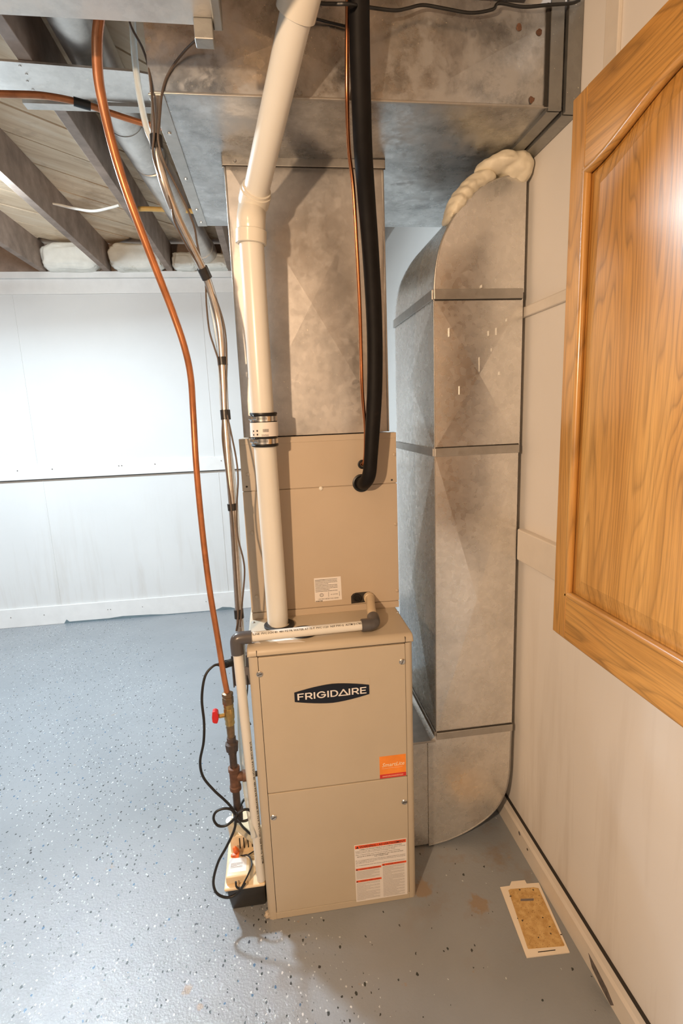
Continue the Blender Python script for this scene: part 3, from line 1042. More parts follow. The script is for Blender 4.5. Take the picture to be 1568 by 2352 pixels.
put('WARNING / ADVERTISSEMENT', ww * 0.10, wh * 0.943, ww * 0.87, wh * 0.036, bold=0.0001)
tri(ww * 0.03, wh * 0.943, ww * 0.055)
put('CARBON MONOXIDE POISONING HAZARD', ww * 0.09, wh * 0.905, ww * 0.82, wh * 0.018)
put('Failure to keep this compartment closed except when servicing', ww * 0.02, wh * 0.880, ww * 0.95, wh * 0.015)
put('could result in carbon monoxide poisoning or death.', ww * 0.02, wh * 0.855, ww * 0.76, wh * 0.015)
put('This compartment must be closed except when servicing.', ww * 0.02, wh * 0.820, ww * 0.85, wh * 0.015)
put("RISQUE D'EMPOISONNEMENT AU MONOXYDE", ww * 0.05, wh * 0.785, ww * 0.88, wh * 0.018)
put('DE CARBONE', ww * 0.38, wh * 0.760, ww * 0.26, wh * 0.018)
put('Si ce compartiment n\'est pas ferme sauf pendant le service', ww * 0.02, wh * 0.722, ww * 0.95, wh * 0.015)
put('ou reparation, il y a risque d\'empoisonnement au monoxyde', ww * 0.02, wh * 0.698, ww * 0.95, wh * 0.015)
put('de carbone ou de mort.', ww * 0.02, wh * 0.674, ww * 0.35, wh * 0.015)
put('Ce compartiment doit etre ferme sauf au moment de l\'entretien.', ww * 0.02, wh * 0.635, ww * 0.94, wh * 0.015)
put('WARNING / AVERTISSEMENT', ww * 0.09, wh * 0.562, ww * 0.38, wh * 0.019)
put('DANGER / ATTENTION', ww * 0.60, wh * 0.582, ww * 0.34, wh * 0.019)
put('WARNING / AVERTISSEMENT', ww * 0.09, wh * 0.352, ww * 0.38, wh * 0.019)
tri(ww * 0.015, wh * 0.56, ww * 0.035)
tri(ww * 0.53, wh * 0.58, ww * 0.035)
tri(ww * 0.015, wh * 0.35, ww * 0.035)
tag(obj('print', place(b, WO, UX, UZ), M['ink'], wl), kind='stuff')
b = fine_print(ww * 0.02, wh * 0.40, ww * 0.49, wh * 0.545, 12, 0.0009, seed=2)
fine_print(ww * 0.02, wh * 0.02, ww * 0.49, wh * 0.335, 24, 0.0009, b, seed=5)
fine_print(ww * 0.53, wh * 0.02, ww * 0.97, wh * 0.565, 42, 0.0009, b, seed=6)
tag(obj('small_print', place(b, WO, UX, UZ), M['ink_grey'], wl), kind='stuff')

# things on the furnace top
vg = (0.0863, 0.1375, 0.852)
obj('vent_grommet', ring_plate((vg[0], vg[1], 0.851), 0.029, 0.044, 0.008), M['rubber'], fu, True)
vk = (0.1532, 0.0754, 0.852)
obj('knockout_ring', ring_plate((vk[0], vk[1], 0.851), 0.034, 0.041, 0.004), M['rubber'], fu, True)
obj('knockout_cover', lathe([(0, 0.034), (0.002, 0.034), (0.003, 0.03)], (vk[0], vk[1], 0.851), (vk[0], vk[1], 0.9), 28), M['beige'], fu)
pp_ = [(0.0336, 0.0758, 0.852), (0.0756, 0.0722, 0.852), (0.1528, 0.0121, 0.852), (0.0832, 0.0194, 0.852)]
obj('paper_tag', prism([(q[0], q[1]) for q in pp_], 'z', 0.8512, 0.8518), M['paper'], fu)
pp_ = [(0.0067, 0.0617, 0.852), (0.0246, 0.052, 0.852), (0.0345, 0.0275, 0.852), (0.01, 0.0357, 0.852)]
obj('paper_tag', prism([(q[0], q[1]) for q in pp_], 'z', 0.8512, 0.8518), M['paper'], fu)
for q in ((0.0113, 0.1778, 0.852), (0.4425, 0.1595, 0.852)):
    obj('cap_screw', lathe([(0, 0.0045), (0.002, 0.004), (0.003, 0.002)], (q[0], q[1], 0.851), (q[0], q[1], 0.9), 10), M['screw'], fu, True)

# ================================================================ return duct on the right
rd = thing('return_duct', 'galvanized return duct rising beside the furnace against the right wall, curved at both ends', 'duct', (0.70, 0.40, 0))
RX0, RX1, RY0, RY1 = 0.566, 0.826, 0.171, 0.636
obj('upper_section', duct_box(RX0, RY0, 1.335, RX1, RY1, 1.752, 0.009, 'flb'), M['galv_return'], rd)
obj('lower_section', duct_box(RX0, RY0, 0.425, RX1 - 0.003, RY1, 1.322, 0.011, 'flb'), M['galv_return'], rd)


def elbow(poly, y0, y1, center, lift):
    bm_ = bmesh.new()
    v0_ = [bm_.verts.new((p[0], y0, p[1])) for p in poly]
    v1_ = [bm_.verts.new((p[0], y1, p[1])) for p in poly]
    n_ = len(poly)
    c0_ = bm_.verts.new((center[0], y0 - lift, center[1]))
    c1_ = bm_.verts.new((center[0], y1 + lift, center[1]))
    for i_ in range(n_):
        j_ = (i_ + 1) % n_
        f_ = bm_.faces.new((v0_[i_], v0_[j_], c0_))
        f_ = bm_.faces.new((v1_[j_], v1_[i_], c1_))
        bm_.faces.new((v0_[i_], v1_[i_], v1_[j_], v0_[j_]))
    return bm_


def smooth_poly(pts_, n_=5):
    return [(p.x, p.y) for p in spline([Vector((a_, b_, 0)) for a_, b_ in pts_], n_)]


arc_t = smooth_poly([(0.567, 1.765), (0.569, 1.80), (0.574, 1.840), (0.588, 1.895), (0.617, 1.950), (0.655, 1.998), (0.705, 2.036), (0.767, 2.060), (0.828, 2.064)])
obj('top_elbow', elbow(arc_t + [(0.828, 1.765)], RY0, RY1, (0.70, 1.86), 0.008), M['galv_return'], rd, True)
arc_b = smooth_poly([(0.822, 0.41), (0.8205, 0.33), (0.818, 0.235), (0.800, 0.155), (0.757, 0.092), (0.684, 0.044), (0.607, 0.016), (0.538, 0.005)])
obj('bottom_elbow', elbow(arc_b + [(0.538, 0.392), (0.562, 0.41)], RY0, RY1, (0.70, 0.24), 0.009), M['galv_return'], rd, True)
obj('rim', tube([(x, RY0 + 0.001, z) for x, z in arc_b], 0.0028, 8, 0), M['band'], rd, True)
obj('rim', tube([(x, RY0 + 0.001, z) for x, z in arc_t], 0.0024, 8, 0), M['band'], rd, True)
obj('furnace_collar', box(FX1 + 0.0005, RY0 + 0.004, 0.006, 0.538, RY1 - 0.01, 0.396, 0.001), M['galv_return'], rd)
obj('collar_lip', box(FX1 + 0.001, RY0 - 0.004, 0.392, 0.562, RY1, 0.399, 0.001), M['band'], rd)
# drive cleats around the joints
for z0, z1, g in ((1.748, 1.775, -1), (1.315, 1.339, 1), (0.400, 0.424, 1)):
    obj('cleat', box(RX0 - 0.001, RY0 - 0.006, z0, RX1 - 0.002, RY0, z1, 0.0015), M['band'], rd)
    obj('cleat', box(RX0 - 0.006, RY0 + 0.0005, z0, RX0, RY1, z1, 0.0015), M['band'], rd)
    zz = z0 - 0.003 if g < 0 else z1
    obj('joint_gap', box(RX0 + 0.002, RY0 - 0.0022, zz, RX1 - 0.004, RY0 - 0.0002, zz + 0.003), M['seam'], rd)
obj('torn_corner', box(0.806, RY0 - 0.004, 1.334, 0.822, RY0 - 0.0015, 1.341), M['seam'], rd)
obj('corner_edge', box(RX0 - 0.0015, RY0 - 0.0015, 0.424, RX0 + 0.001, RY0 + 0.001, 1.748, 0.0005), M['band'], rd)

for (x_, z_), h_ in zip(((0.695, 1.571), (0.637, 1.501), (0.607, 1.660), (0.722, 1.655), (0.745, 1.660), (0.731, 1.610), (0.775, 1.690), (0.700, 1.780), (0.757, 1.545)), (0.020, 0.012, 0.012, 0.007, 0.010, 0.005, 0.004, 0.004, 0.005)):
    obj('paint_drip', box(x_ - 0.0014, RY0 - 0.0095, z_ - h_, x_ + 0.0014, RY0 - 0.0005, z_ + h_, 0.0008), M['pvc'], rd)

# foam bead above the top elbow
fo = thing('expanding_foam', 'cream expanding foam squeezed between the curved duct top and the trunk duct', 'foam', (0.75, 0.2, 2.06))
def foam_obj(name, items):
    b_ = bmesh.new()
    for i_, (x_, y_, z_, sx_, sy_, sz_) in enumerate(items):
        join(b_, lump((x_, y_, z_), (sx_, sy_, sz_), i_ + 3, 0.16, 1.3, 4))
    o_ = obj(name, b_, M['foam'], fo)
    for q_ in o_.data.polygons:
        q_.use_smooth = True
    md = o_.modifiers.new('merge', 'REMESH')
    md.mode = 'VOXEL'
    md.voxel_size = 0.0035
    md.use_smooth_shade = True
    sm = o_.modifiers.new('soft', 'SMOOTH')
    sm.iterations = 6
    return o_


foam_obj('foam_head', ((0.800, 0.185, 2.088, 0.045, 0.055, 0.034), (0.765, 0.18, 2.096, 0.05, 0.055, 0.022), (0.818, 0.178, 2.078, 0.027, 0.04, 0.032), (0.735, 0.19, 2.086, 0.045, 0.05, 0.020)))
foam_obj('foam_trail', ((0.712, 0.20, 2.060, 0.034, 0.05, 0.020), (0.690, 0.20, 2.050, 0.032, 0.05, 0.022), (0.672, 0.20, 2.034, 0.030, 0.05, 0.022), (0.655, 0.20, 2.018, 0.028, 0.05, 0.021), (0.641, 0.20, 2.000, 0.024, 0.05, 0.021), (0.629, 0.205, 1.982, 0.018, 0.05, 0.019), (0.618, 0.205, 1.966, 0.010, 0.045, 0.014)))

# ================================================================ vent pipe
vp = thing('vent_pipe', 'white plastic vent pipe rising from the furnace top with a rubber coupling and a bend', 'pipe', (0.0827, 0.1546, 0.852))
PR = 0.0303
base = Vector((0.0827, 0.1546, 0.852))
c_lo, c_hi = Vector((0.0792, 0.13, 1.386)), Vector((0.0773, 0.127, 1.444))
mid = Vector((0.0796, 0.1, 1.869))
obj('lower_pipe', tube([base, c_lo + (c_hi - c_lo) * 0.2], PR, 28, 0), M['pvc'], vp, True)
obj('middle_pipe', tube([c_lo + (c_hi - c_lo) * 0.6, mid + Vector((0, 0, 0.02))], PR, 28, 0), M['pvc'], vp, True)
e0, e1, e2 = Vector((0.0784, 0.1, 1.867)), Vector((0.0828, 0.096, 1.927)), Vector((0.0929, 0.1085, 1.972))
top1 = Vector((0.1959, -0.1788, 2.188))
top2 = e2 + (top1 - e2) * 1.5
obj('upper_pipe', tube([e2 - (top1 - e2) * 0.03, top2], PR, 28, 0), M['pvc'], vp, True)
ax1 = (e1 - e0).normalized()
ax2 = (e2 - e1).normalized()
dn = (top1 - e2).normalized()
ev = [e0, e0 + ax1 * 0.03, e0 + ax1 * 0.055, e2 - dn * 0.02, e2 + dn * 0.028]
obj('elbow', tube(ev, PR + 0.0045, 28, 6), M['pvc_fit'], vp, True)
obj('elbow_socket', lathe([(0, PR + 0.003), (0.001, PR + 0.0075), (0.030, PR + 0.0075), (0.033, PR + 0.0045)], e0, e0 + ax1, 28), M['pvc_fit'], vp, True)
obj('elbow_socket', lathe([(0, PR + 0.003), (0.001, PR + 0.0075), (0.028, PR + 0.0075), (0.031, PR + 0.0045)], e2 + dn * 0.02, e2 - dn, 28), M['pvc_fit'], vp, True)
obj('coupling', lathe([(0, PR + 0.001), (0.001, PR + 0.008), (0.065, PR + 0.008), (0.068, PR + 0.001)], Vector((0.193, -0.1685, 2.186)), top2, 28), M['pvc_fit'], vp, True)
# rubber coupling with two clamps
r_b, r_t = Vector((0.0793, 0.1305, 1.371)), Vector((0.0806, 0.1265, 1.46))
axr = (r_t - r_b).normalized()
Lr = (r_t - r_b).length
rc = obj('rubber_coupling', lathe([(0, PR + 0.002), (0, PR + 0.0055), (0.004, PR + 0.0065), (0.007, PR + 0.0045), (0.024, PR + 0.0045), (0.028, PR + 0.006), (Lr - 0.028, PR + 0.006), (Lr - 0.024, PR + 0.0045), (Lr - 0.007, PR + 0.0045), (Lr - 0.004, PR + 0.0065), (Lr, PR + 0.0055), (Lr, PR + 0.002)], r_b, r_t, 32), M['rubber'], vp, True)
for k, s in enumerate((0.008, Lr - 0.022)):
    c0 = r_b + axr * s
    hc = obj('hose_clamp', lathe([(0, PR + 0.0047), (0.0, PR + 0.0062), (0.013, PR + 0.0062), (0.013, PR + 0.0047)], c0, r_t, 32), M['chrome'], rc, True, label='bright steel worm-drive hose clamp')
    m = c0 + axr * 0.0065
    q = m + Vector((-0.027, -0.0275, 0))
    obj('clamp_screw', lathe([(0, 0.0045), (0.001, 0.0062), (0.010, 0.0062), (0.011, 0.0048), (0.022, 0.0048)], q + Vector((-0.010, 0.006, 0.002)), q + Vector((0.02, -0.009, 0)), 12), M['chrome'], hc, True)
    b = bmesh.new()
    for j in range(7):
        a = R(-112 + j * 5.5)
        pc = m + Vector((math.cos(a), math.sin(a), 0)) * (PR + 0.0064)
        td = Vector((-math.sin(a), math.cos(a), 0))
        vs = [b.verts.new(pc + td * sx_ * 0.0007 + Vector((0, 0, sz_ * 0.0035))) for sx_, sz_ in ((-1, -1), (1, -1), (1, 1), (-1, 1))]
        b.faces.new(vs)
    obj('thread_slots', b, M['seam'], hc)
# coupling label wrapped round the front
LB0, LB1 = 0.026, Lr - 0.026
b = bmesh.new()
NA = 18
rl = PR + 0.0068
colv = []
for i in range(NA + 1):
    a = R(-178 + 174 * i / NA)
    colv.append([b.verts.new(r_b + axr * s + Vector((math.cos(a), math.sin(a), 0)) * rl) for s in (LB0, LB1)])
for i in range(NA):
    b.faces.new((colv[i][0], colv[i + 1][0], colv[i + 1][1], colv[i][1]))
cl = obj('coupling_label', b, M['paper'], rc, True)
b = bmesh.new()
for x, y in ((0.010, 0.013), (0.010, 0.0035), (0.0225, 0.0135), (0.0225, 0.004)):
    quad(x, y, x + 0.0042, y + 0.0045, b)
for k in range(12):
    quad(0.040 + k * 0.0013, 0.012, 0.0405 + k * 0.0013, 0.020, b)
fine_print(0.036, 0.001, 0.056, 0.0065, 3, 0.0007, b, seed=9)
quad(0.006, 0.0105, 0.030, 0.0108, b)
for f in b.verts:
    x, y = f.co.x, f.co.y
    a = R(-175) + (x + 0.012) / rl
    f.co = r_b + axr * (LB0 + y) + Vector((math.cos(a), math.sin(a), 0)) * (rl + 0.0005)
tag(obj('print', b, M['ink'], cl), kind='stuff')

# ================================================================ condensate drain pipe
dp = thing('drain_pipe', 'narrow white drain pipe with grey elbows across the furnace top and down to the pump', 'pipe', (-0.0117, 0.0127, 0.128))
DR = 0.0132
j_r = Vector((0.3488, 0.0382, 0.872))
j_l = Vector((-0.0284, 0.0275, 0.872))
stub0 = Vector((d1[0], cy0, d1[2]))
stub1 = Vector((0.3542, 0.115, 0.8828))
obj('stub', tube([stub0 + Vector((0, 0.004, 0.003)), stub0 + Vector((0, -0.022, 0.0)), stub1, j_r + (stub1 - j_r).normalized() * 0.03], DR, 18, 6), M['pvc_cream'], dp, True)
obj('stub_collar', lathe([(0, 0.011), (0, 0.0165), (0.014, 0.0165), (0.016, 0.014)], stub0, stub0 + Vector((0, -1, -0.12)), 18), M['pvc_cream'], dp, True)
sd_ = (stub1 - j_r).normalized()
hl_ = (j_l - j_r).normalized()
obj('elbow', tube([j_r + sd_ * 0.040, j_r + sd_ * 0.016, j_r + sd_ * 0.004 + hl_ * 0.004, j_r + hl_ * 0.016, j_r + hl_ * 0.038], 0.0172, 20, 6), M['pvc_grey'], dp, True, label='grey plastic elbow at the coil cabinet')
obj('elbow_socket', lathe([(0, 0.0168), (0, 0.0182), (0.022, 0.0182), (0.022, 0.0165)], j_r + (j_l - j_r).normalized() * 0.014, j_l, 20), M['pvc_grey'], dp, True)
hz0 = j_r + (j_l - j_r).normalized() * 0.03
hz1 = j_l + (j_r - j_l).normalized() * 0.02
hp = obj('horizontal_pipe', tube([hz0, hz1], DR, 20, 0), M['pvc'], dp, True)
foot = Vector((-0.0129, 0.0115, 0.128))
foot = Vector((-0.013, 0.030, 0.1145))
j_v = j_l + (foot - j_l).normalized() * 0.03
vpz = obj('vertical_pipe', tube([j_l + (foot - j_l).normalized() * 0.02, foot], DR, 20, 0), M['pvc'], dp, True)
hd = (j_r - j_l).normalized()
vd = (foot - j_l).normalized()
obj('elbow', tube([j_l + hd * 0.040, j_l + hd * 0.014, j_l + hd * 0.003 + vd * 0.003, j_l + vd * 0.014, j_l + vd * 0.043], 0.0176, 20, 6), M['pvc_grey'], dp, True, label='grey plastic elbow at the furnace corner')
t = fit_text("ILINE  PVC SCH 40  480 PSI PR WATER AT 73 F  PVC 1120  NSF PW-G  ASTM D1785", (hz0 - hz1).length * 0.90, 0.0058, res=1, bold=0.0001)
obj('lettering', wraptext(t, hz1 + hd * 0.024, hz0, DR, R(38), (0, -1, 0)), M['ink'], hp)
ln_ = (foot - j_l).length
t = fit_text("DURA LINE  PVC SCH 40  480 PSI PR WATER AT 73 F  PVC 1120  NSF PW-G  ASTM", ln_ * 0.52, 0.0056, res=1, bold=0.0001)
obj('lettering', wraptext(t, j_l + vd * ln_ * 0.40, foot, DR, R(34), (0, -1, 0)), M['ink'], vpz)

# ================================================================ refrigerant lines
sl = thing('suction_line', 'thick refrigerant line in black foam insulation hanging in front of the plenum', 'pipe', (0.3512, 0.2, 1.246))
sp = [(0.317, -0.16, 2.263), (0.3213, -0.13, 2.242), (0.3258, -0.1, 2.171), (0.3337, -0.06, 2.089), (0.3424, -0.02, 2.023), (0.3571, 0.03, 1.944), (0.3712, 0.07, 1.84), (0.3815, 0.1, 1.723), (0.3856, 0.118, 1.617), (0.3827, 0.125, 1.504), (0.3758, 0.128, 1.411), (0.3688, 0.13, 1.327), (0.3637, 0.137, 1.278), (0.3559, 0.16, 1.253), (0.3512, 0.2, 1.244)]
obj('insulation', tube(sp, [0.0212] * 10 + [0.0205, 0.019, 0.0195, 0.0195, 0.017], 18, 8), M['foam_black'], sl, True)
obj('copper_stub', tube([(g0[0], cy0 + 0.003, g0[2]), (g0[0] + 0.008, cy0 - 0.02, g0[2] + 0.001)], 0.012, 14, 0), M['copper'], sl, True)
ll = thing('liquid_line', 'slim bare copper refrigerant line beside the black insulated one', 'pipe', (0.3556, 0.2, 1.301))
lpnt = [(0.3022, -0.12, 2.291), (0.304, -0.1, 2.261), (0.3037, -0.08, 2.197), (0.305, -0.05, 2.118), (0.3134, 0, 2.041), (0.3257, 0.03, 1.972), (0.335, 0.06, 1.857), (0.3432, 0.09, 1.721), (0.3466, 0.11, 1.617), (0.3491, 0.125, 1.505), (0.3591, 0.15, 1.411), (0.3604, 0.17, 1.337), (0.3584, 0.185, 1.308), (0.3561, 0.203, 1.3)]
obj('copper_tube', tube(lpnt, 0.0047, 12, 8), M['copper'], ll, True)

# ================================================================ gas line and fittings
gl = thing('gas_line', 'orange-brown coated copper gas tube curving down from the ceiling to the red-handled valve', 'pipe', (-0.066, 0.05, 0.7058))
gp = [(-0.1684, -0.0639, 2.304), (-0.1805, -0.0632, 2.246), (-0.1939, -0.0609, 2.195), (-0.202, -0.0512, 2.132), (-0.199, -0.042, 2.074), (-0.19, -0.0358, 2.005), (-0.1773, -0.0196, 1.936), (-0.1578, 0.0039, 1.857), (-0.1376, 0.028, 1.781), (-0.1172, 0.0519, 1.704), (-0.0994, 0.0655, 1.626), (-0.0928, 0.0819, 1.555), (-0.0966, 0.096, 1.464), (-0.1003, 0.0917, 1.331), (-0.1001, 0.0918, 1.168), (-0.0929, 0.0751, 1.004), (-0.0805, 0.0614, 0.8583), (-0.0733, 0.0532, 0.7658), (-0.0672, 0.0503, 0.7057)]
obj('tube', tube(gp, [0.0105, 0.0102, 0.0095, 0.0088, 0.0082, 0.008, 0.008, 0.0078], 14, 8), M['gas_coat'], gl, True)
tw = thing('tie_wrap', 'clear twisted tie looped round the gas tube under the near duct', 'tie', (-0.1794, -0.0751, 2.238))
obj('loop', tube([(-0.1852, -0.0872, 2.251), (-0.185, -0.0916, 2.228), (-0.1777, -0.0954, 2.213), (-0.1707, -0.0902, 2.219), (-0.1698, -0.0924, 2.234), (-0.1752, -0.0883, 2.252)], 0.0018, 8, 6), M['white_tube'], tw, True)
obj('loop', tube([(-0.1887, -0.0926, 2.247), (-0.1853, -0.0977, 2.223), (-0.1727, -0.101, 2.214), (-0.1728, -0.0963, 2.239), (-0.177, -0.0936, 2.25)], 0.0014, 8, 6), M['white_tube'], tw, True)

gv = thing('gas_shutoff_assembly', 'brass gas valve with red handle above a rusty iron tee, left of the furnace', 'valve', (-0.0689, 0.05, 0.3075))


def gz(y):
    return None


gx = -0.0665
Z1590, Z1616, Z1640, Z1665, Z1692, Z1732, Z1762, Z1785, Z1810, Z1856, Z1884 = [p[2] for p in [(-0.0658, 0.05, 0.7084), (-0.0673, 0.05, 0.6744), (-0.0686, 0.05, 0.6428), (-0.0688, 0.05, 0.6095), (-0.0693, 0.05, 0.5732), (-0.0699, 0.05, 0.5188), (-0.0695, 0.05, 0.4774), (-0.0695, 0.05, 0.4454), (-0.0697, 0.05, 0.4104), (-0.071, 0.05, 0.3452), (-0.0704, 0.05, 0.3048)]]


def col(name, z0, z1, prof, mat, seg=18, par=None, label=None):
    """prof in fractions of height from z0 (low) to z1"""
    return obj(name, lathe([(f * (z1 - z0), r) for f, r in prof], (gx, 0.05, z0), (gx, 0.05, z1), seg), mat, par or gv, True, label)


col('flare_nut', Z1616, Z1590, [(0, 0.0125), (0, 0.0155), (0.55, 0.0155), (0.62, 0.0125), (0.66, 0.0155), (0.92, 0.0155), (1, 0.010)], M['old_brass'], 6)
vb = col('valve_body', Z1665, Z1616, [(0, 0.0115), (0.06, 0.0135), (0.25, 0.0125), (0.32, 0.0145), (0.72, 0.0145), (0.8, 0.0125), (0.84, 0.0140), (1.0, 0.0140)], M['brass'])
obj('valve_stem', lathe([(0, 0.006), (0.014, 0.006), (0.015, 0.0045), (0.022, 0.0045)], (gx - 0.012, 0.045, Z1640), (gx - 0.03, 0.042, Z1640), 12), M['brass'], gv, True)
hnd = prism([(0.0, -0.016), (0.008, -0.017), (0.012, -0.006), (0.013, 0.004), (0.011, 0.017), (0.004, 0.021), (-0.003, 0.019), (-0.005, 0.004), (-0.005, -0.012)], 'y', 0.034, 0.052, 0.002)
for v in hnd.verts:
    v.co.x += gx - 0.040
    v.co.z += Z1640
obj('valve_handle', hnd, M['red'], gv, label='red plastic valve handle')
col('nipple', Z1692, Z1665, [(0, 0.0105), (0.9, 0.0115), (1, 0.0115)], M['old_brass'])
col('union_nut', Z1732, Z1692, [(0, 0.010), (0.02, 0.0125), (0.18, 0.0125), (0.2, 0.017), (0.62, 0.019), (0.66, 0.0155), (0.7, 0.013), (0.95, 0.013), (1, 0.010)], M['black_iron'], 8)
col('iron_pipe', Z1762, Z1732, [(0, 0.0105), (1, 0.0105)], M['black_iron'])
col('tee', Z1810 - 0.006, Z1762, [(0, 0.0145), (0.02, 0.0165), (0.17, 0.0165), (0.2, 0.0145), (0.8, 0.0145), (0.83, 0.0165), (0.98, 0.0165), (1, 0.0145)], M['rusty'])
obj('tee_outlet', lathe([(0.008, 0.0135), (0.022, 0.0135), (0.023, 0.016), (0.034, 0.016), (0.034, 0.011)], (gx, 0.05, Z1785), (gx + 0.03, 0.05, Z1785), 18), M['rusty'], gv, True)
obj('brass_bushing', lathe([(0, 0.0095), (0.012, 0.0095)], (gx + 0.034, 0.05, Z1785), (gx + 0.1, 0.05, Z1785), 14), M['brass'], gv, True)
obj('feed_pipe', tube([(gx + 0.034, 0.05, Z1785), (gx + 0.0645, 0.052, Z1785)], 0.0075, 14, 0), M['black_iron'], gv, True)
col('drip_leg', Z1856, Z1810, [(0, 0.0105), (1, 0.0105)], M['black_iron'])
col('end_cap', Z1884, Z1856, [(0, 0.008), (0.04, 0.0135), (0.7, 0.0145), (0.75, 0.0165), (0.98, 0.0165), (1, 0.011)], M['black_iron'])

# ================================================================ conduit bundle on the left
cn = thing('steel_conduit', 'steel conduit bent down from the ceiling to the furnace with black tape wraps', 'conduit', (-0.0294, 0.2012, 0.8185))
cpts = [(-0.0965, 0.0127, 2.379), (-0.0978, 0.0019, 2.294), (-0.0981, -0.0034, 2.211), (-0.099, -0.0164, 2.115), (-0.1064, -0.0204, 2.034), (-0.1014, -0.0185, 1.972), (-0.0866, 0.0106, 1.914), (-0.0622, 0.0527, 1.854), (-0.0393, 0.0889, 1.801), (-0.0255, 0.1115, 1.746), (-0.0162, 0.1267, 1.68), (-0.0154, 0.1246, 1.594), (-0.0189, 0.1204, 1.461), (-0.019, 0.1111, 1.336), (-0.0178, 0.1052, 1.214), (-0.0195, 0.0977, 1.064), (-0.0215, 0.0857, 0.9184), (-0.0209, 0.0817, 0.8433), (-0.0228, 0.0778, 0.7672)]
obj('tube', tube(cpts, [0.0100, 0.0102, 0.0102, 0.0102, 0.0102], 16, 8), M['conduit'], cn, True)
for (a_, c_) in (((-0.1049, -0.0229, 2.044), (-0.1058, -0.0223, 2.019)), ((-0.043, 0.0828, 1.81), (-0.034, 0.096, 1.788)), ((-0.0157, 0.1244, 1.604), (-0.015, 0.1237, 1.584)), ((-0.0183, 0.121, 1.47), (-0.0179, 0.1193, 1.445)), ((-0.0182, 0.105, 1.223), (-0.0173, 0.1046, 1.205)), ((-0.0218, 0.0861, 0.931), (-0.0212, 0.0844, 0.9062))):
    obj('tape_wrap', tube([a_, c_], 0.0132, 14, 0), M['tape'], cn, True)
ct = thing('clear_drain_tube', 'milky clear vinyl drain tube strapped along the steel conduit', 'tube', (-0.013, 0.0853, 0.8408))
obj('tube', tube([(-0.1298, 0.0037, 2.362), (-0.1333, 0.0042, 2.309), (-0.1353, 0.0061, 2.263), (-0.1376, 0.0043, 2.198), (-0.1343, 0.0016, 2.132), (-0.1261, -0.0038, 2.071), (-0.1159, -0.0042, 2.038), (-0.1099, -0.006, 1.994), (-0.0951, 0.0154, 1.933), (-0.0673, 0.0562, 1.869), (-0.042, 0.1015, 1.812), (-0.0368, 0.1182, 1.773), (-0.0284, 0.1378, 1.693), (-0.0218, 0.1359, 1.595), (-0.0245, 0.1325, 1.461), (-0.0127, 0.1173, 1.335), (-0.0093, 0.114, 1.212), (-0.012, 0.1064, 1.061), (-0.0168, 0.0994, 0.9126), (-0.0235, 0.1387, 0.8179), (-0.0422, 0.12, 0.6522), (-0.0477, 0.0972, 0.5276), (-0.0422, 0.0639, 0.4096), (-0.034, 0.0387, 0.3362), (-0.0235, 0.0058, 0.278)], 0.0068, 12, 6), M['white_tube'], ct, True)
for k, (w, lb) in enumerate((([(-0.1401, 0.0077, 2.349), (-0.1407, 0.0019, 2.291), (-0.1378, 0.0006, 2.259), (-0.1163, -0.0166, 2.21), (-0.1057, -0.0265, 2.165), (-0.1029, -0.037, 2.112), (-0.1045, -0.0412, 2.045), (-0.1124, -0.0351, 2.007), (-0.109, -0.0304, 1.98), (-0.0969, -0.0166, 1.947), (-0.0895, -0.0026, 1.918), (-0.0877, 0.013, 1.888), (-0.0713, 0.0387, 1.85), (-0.0475, 0.0769, 1.808), (-0.0396, 0.0958, 1.783), (-0.0428, 0.1108, 1.73), (-0.0409, 0.1132, 1.668), (-0.0319, 0.1184, 1.626), (-0.024, 0.1174, 1.588), (-0.0232, 0.1182, 1.517), (-0.024, 0.1139, 1.461), (-0.0293, 0.1112, 1.405), (-0.0279, 0.1074, 1.348), (-0.0202, 0.0926, 1.216), (-0.0205, 0.0859, 1.055), (-0.0226, 0.0715, 0.9241), (-0.0312, 0.0733, 0.8736)], 'thin brown cable reaching the conduit from its left side'),
                 ([(0.05, -0.0869, 2.223), (0.017, -0.0637, 2.214), (-0.0268, -0.0412, 2.195), (-0.0639, -0.033, 2.159), (-0.0817, -0.0324, 2.123), (-0.0914, -0.0356, 2.073), (-0.0984, -0.0398, 2.03), (-0.0925, -0.0301, 1.993), (-0.0766, -0.0109, 1.958), (-0.0599, 0.0088, 1.922), (-0.0479, 0.0353, 1.886), (-0.0461, 0.0571, 1.851), (-0.0372, 0.0844, 1.795), (-0.0139, 0.1112, 1.73), (-0.0026, 0.1228, 1.669), (-0.0036, 0.1157, 1.593), (-0.0144, 0.1138, 1.483), (-0.0073, 0.1042, 1.421), (0.0019, 0.1003, 1.347), (0.0037, 0.0924, 1.29), (-0.0052, 0.0906, 1.215), (-0.0079, 0.0799, 1.141), (0.0023, 0.0763, 1.075), (0.0028, 0.0735, 1.033), (-0.0078, 0.0666, 0.962), (-0.0189, 0.0644, 0.8888)], 'thin brown cable reaching the conduit from the near duct on its right'))):
    tag(obj('thermostat_cable', tube(w, 0.0024, 8, 6), M['wire_brown'], smooth=True, base=w[-1]), lb, 'cable', 'brown cables strapped to the conduit')

# outlet box on the furnace side
ob = thing('outlet_box', 'grey metal outlet box fixed to the left side of the furnace', 'electrical box', (-0.0414, 0.13, 0.688))
q0, q1 = (-0.0565, 0.13, 0.6869), (-0.0158, 0.13, 0.7807)
obj('box', box(-0.052, 0.115, q0[2], -0.0005, 0.19, q1[2], 0.003), M['grey_box'], ob)
obj('cover', box(-0.056, 0.113, q0[2] - 0.002, -0.052, 0.192, q1[2] + 0.002, 0.001), M['grey_box'], ob)

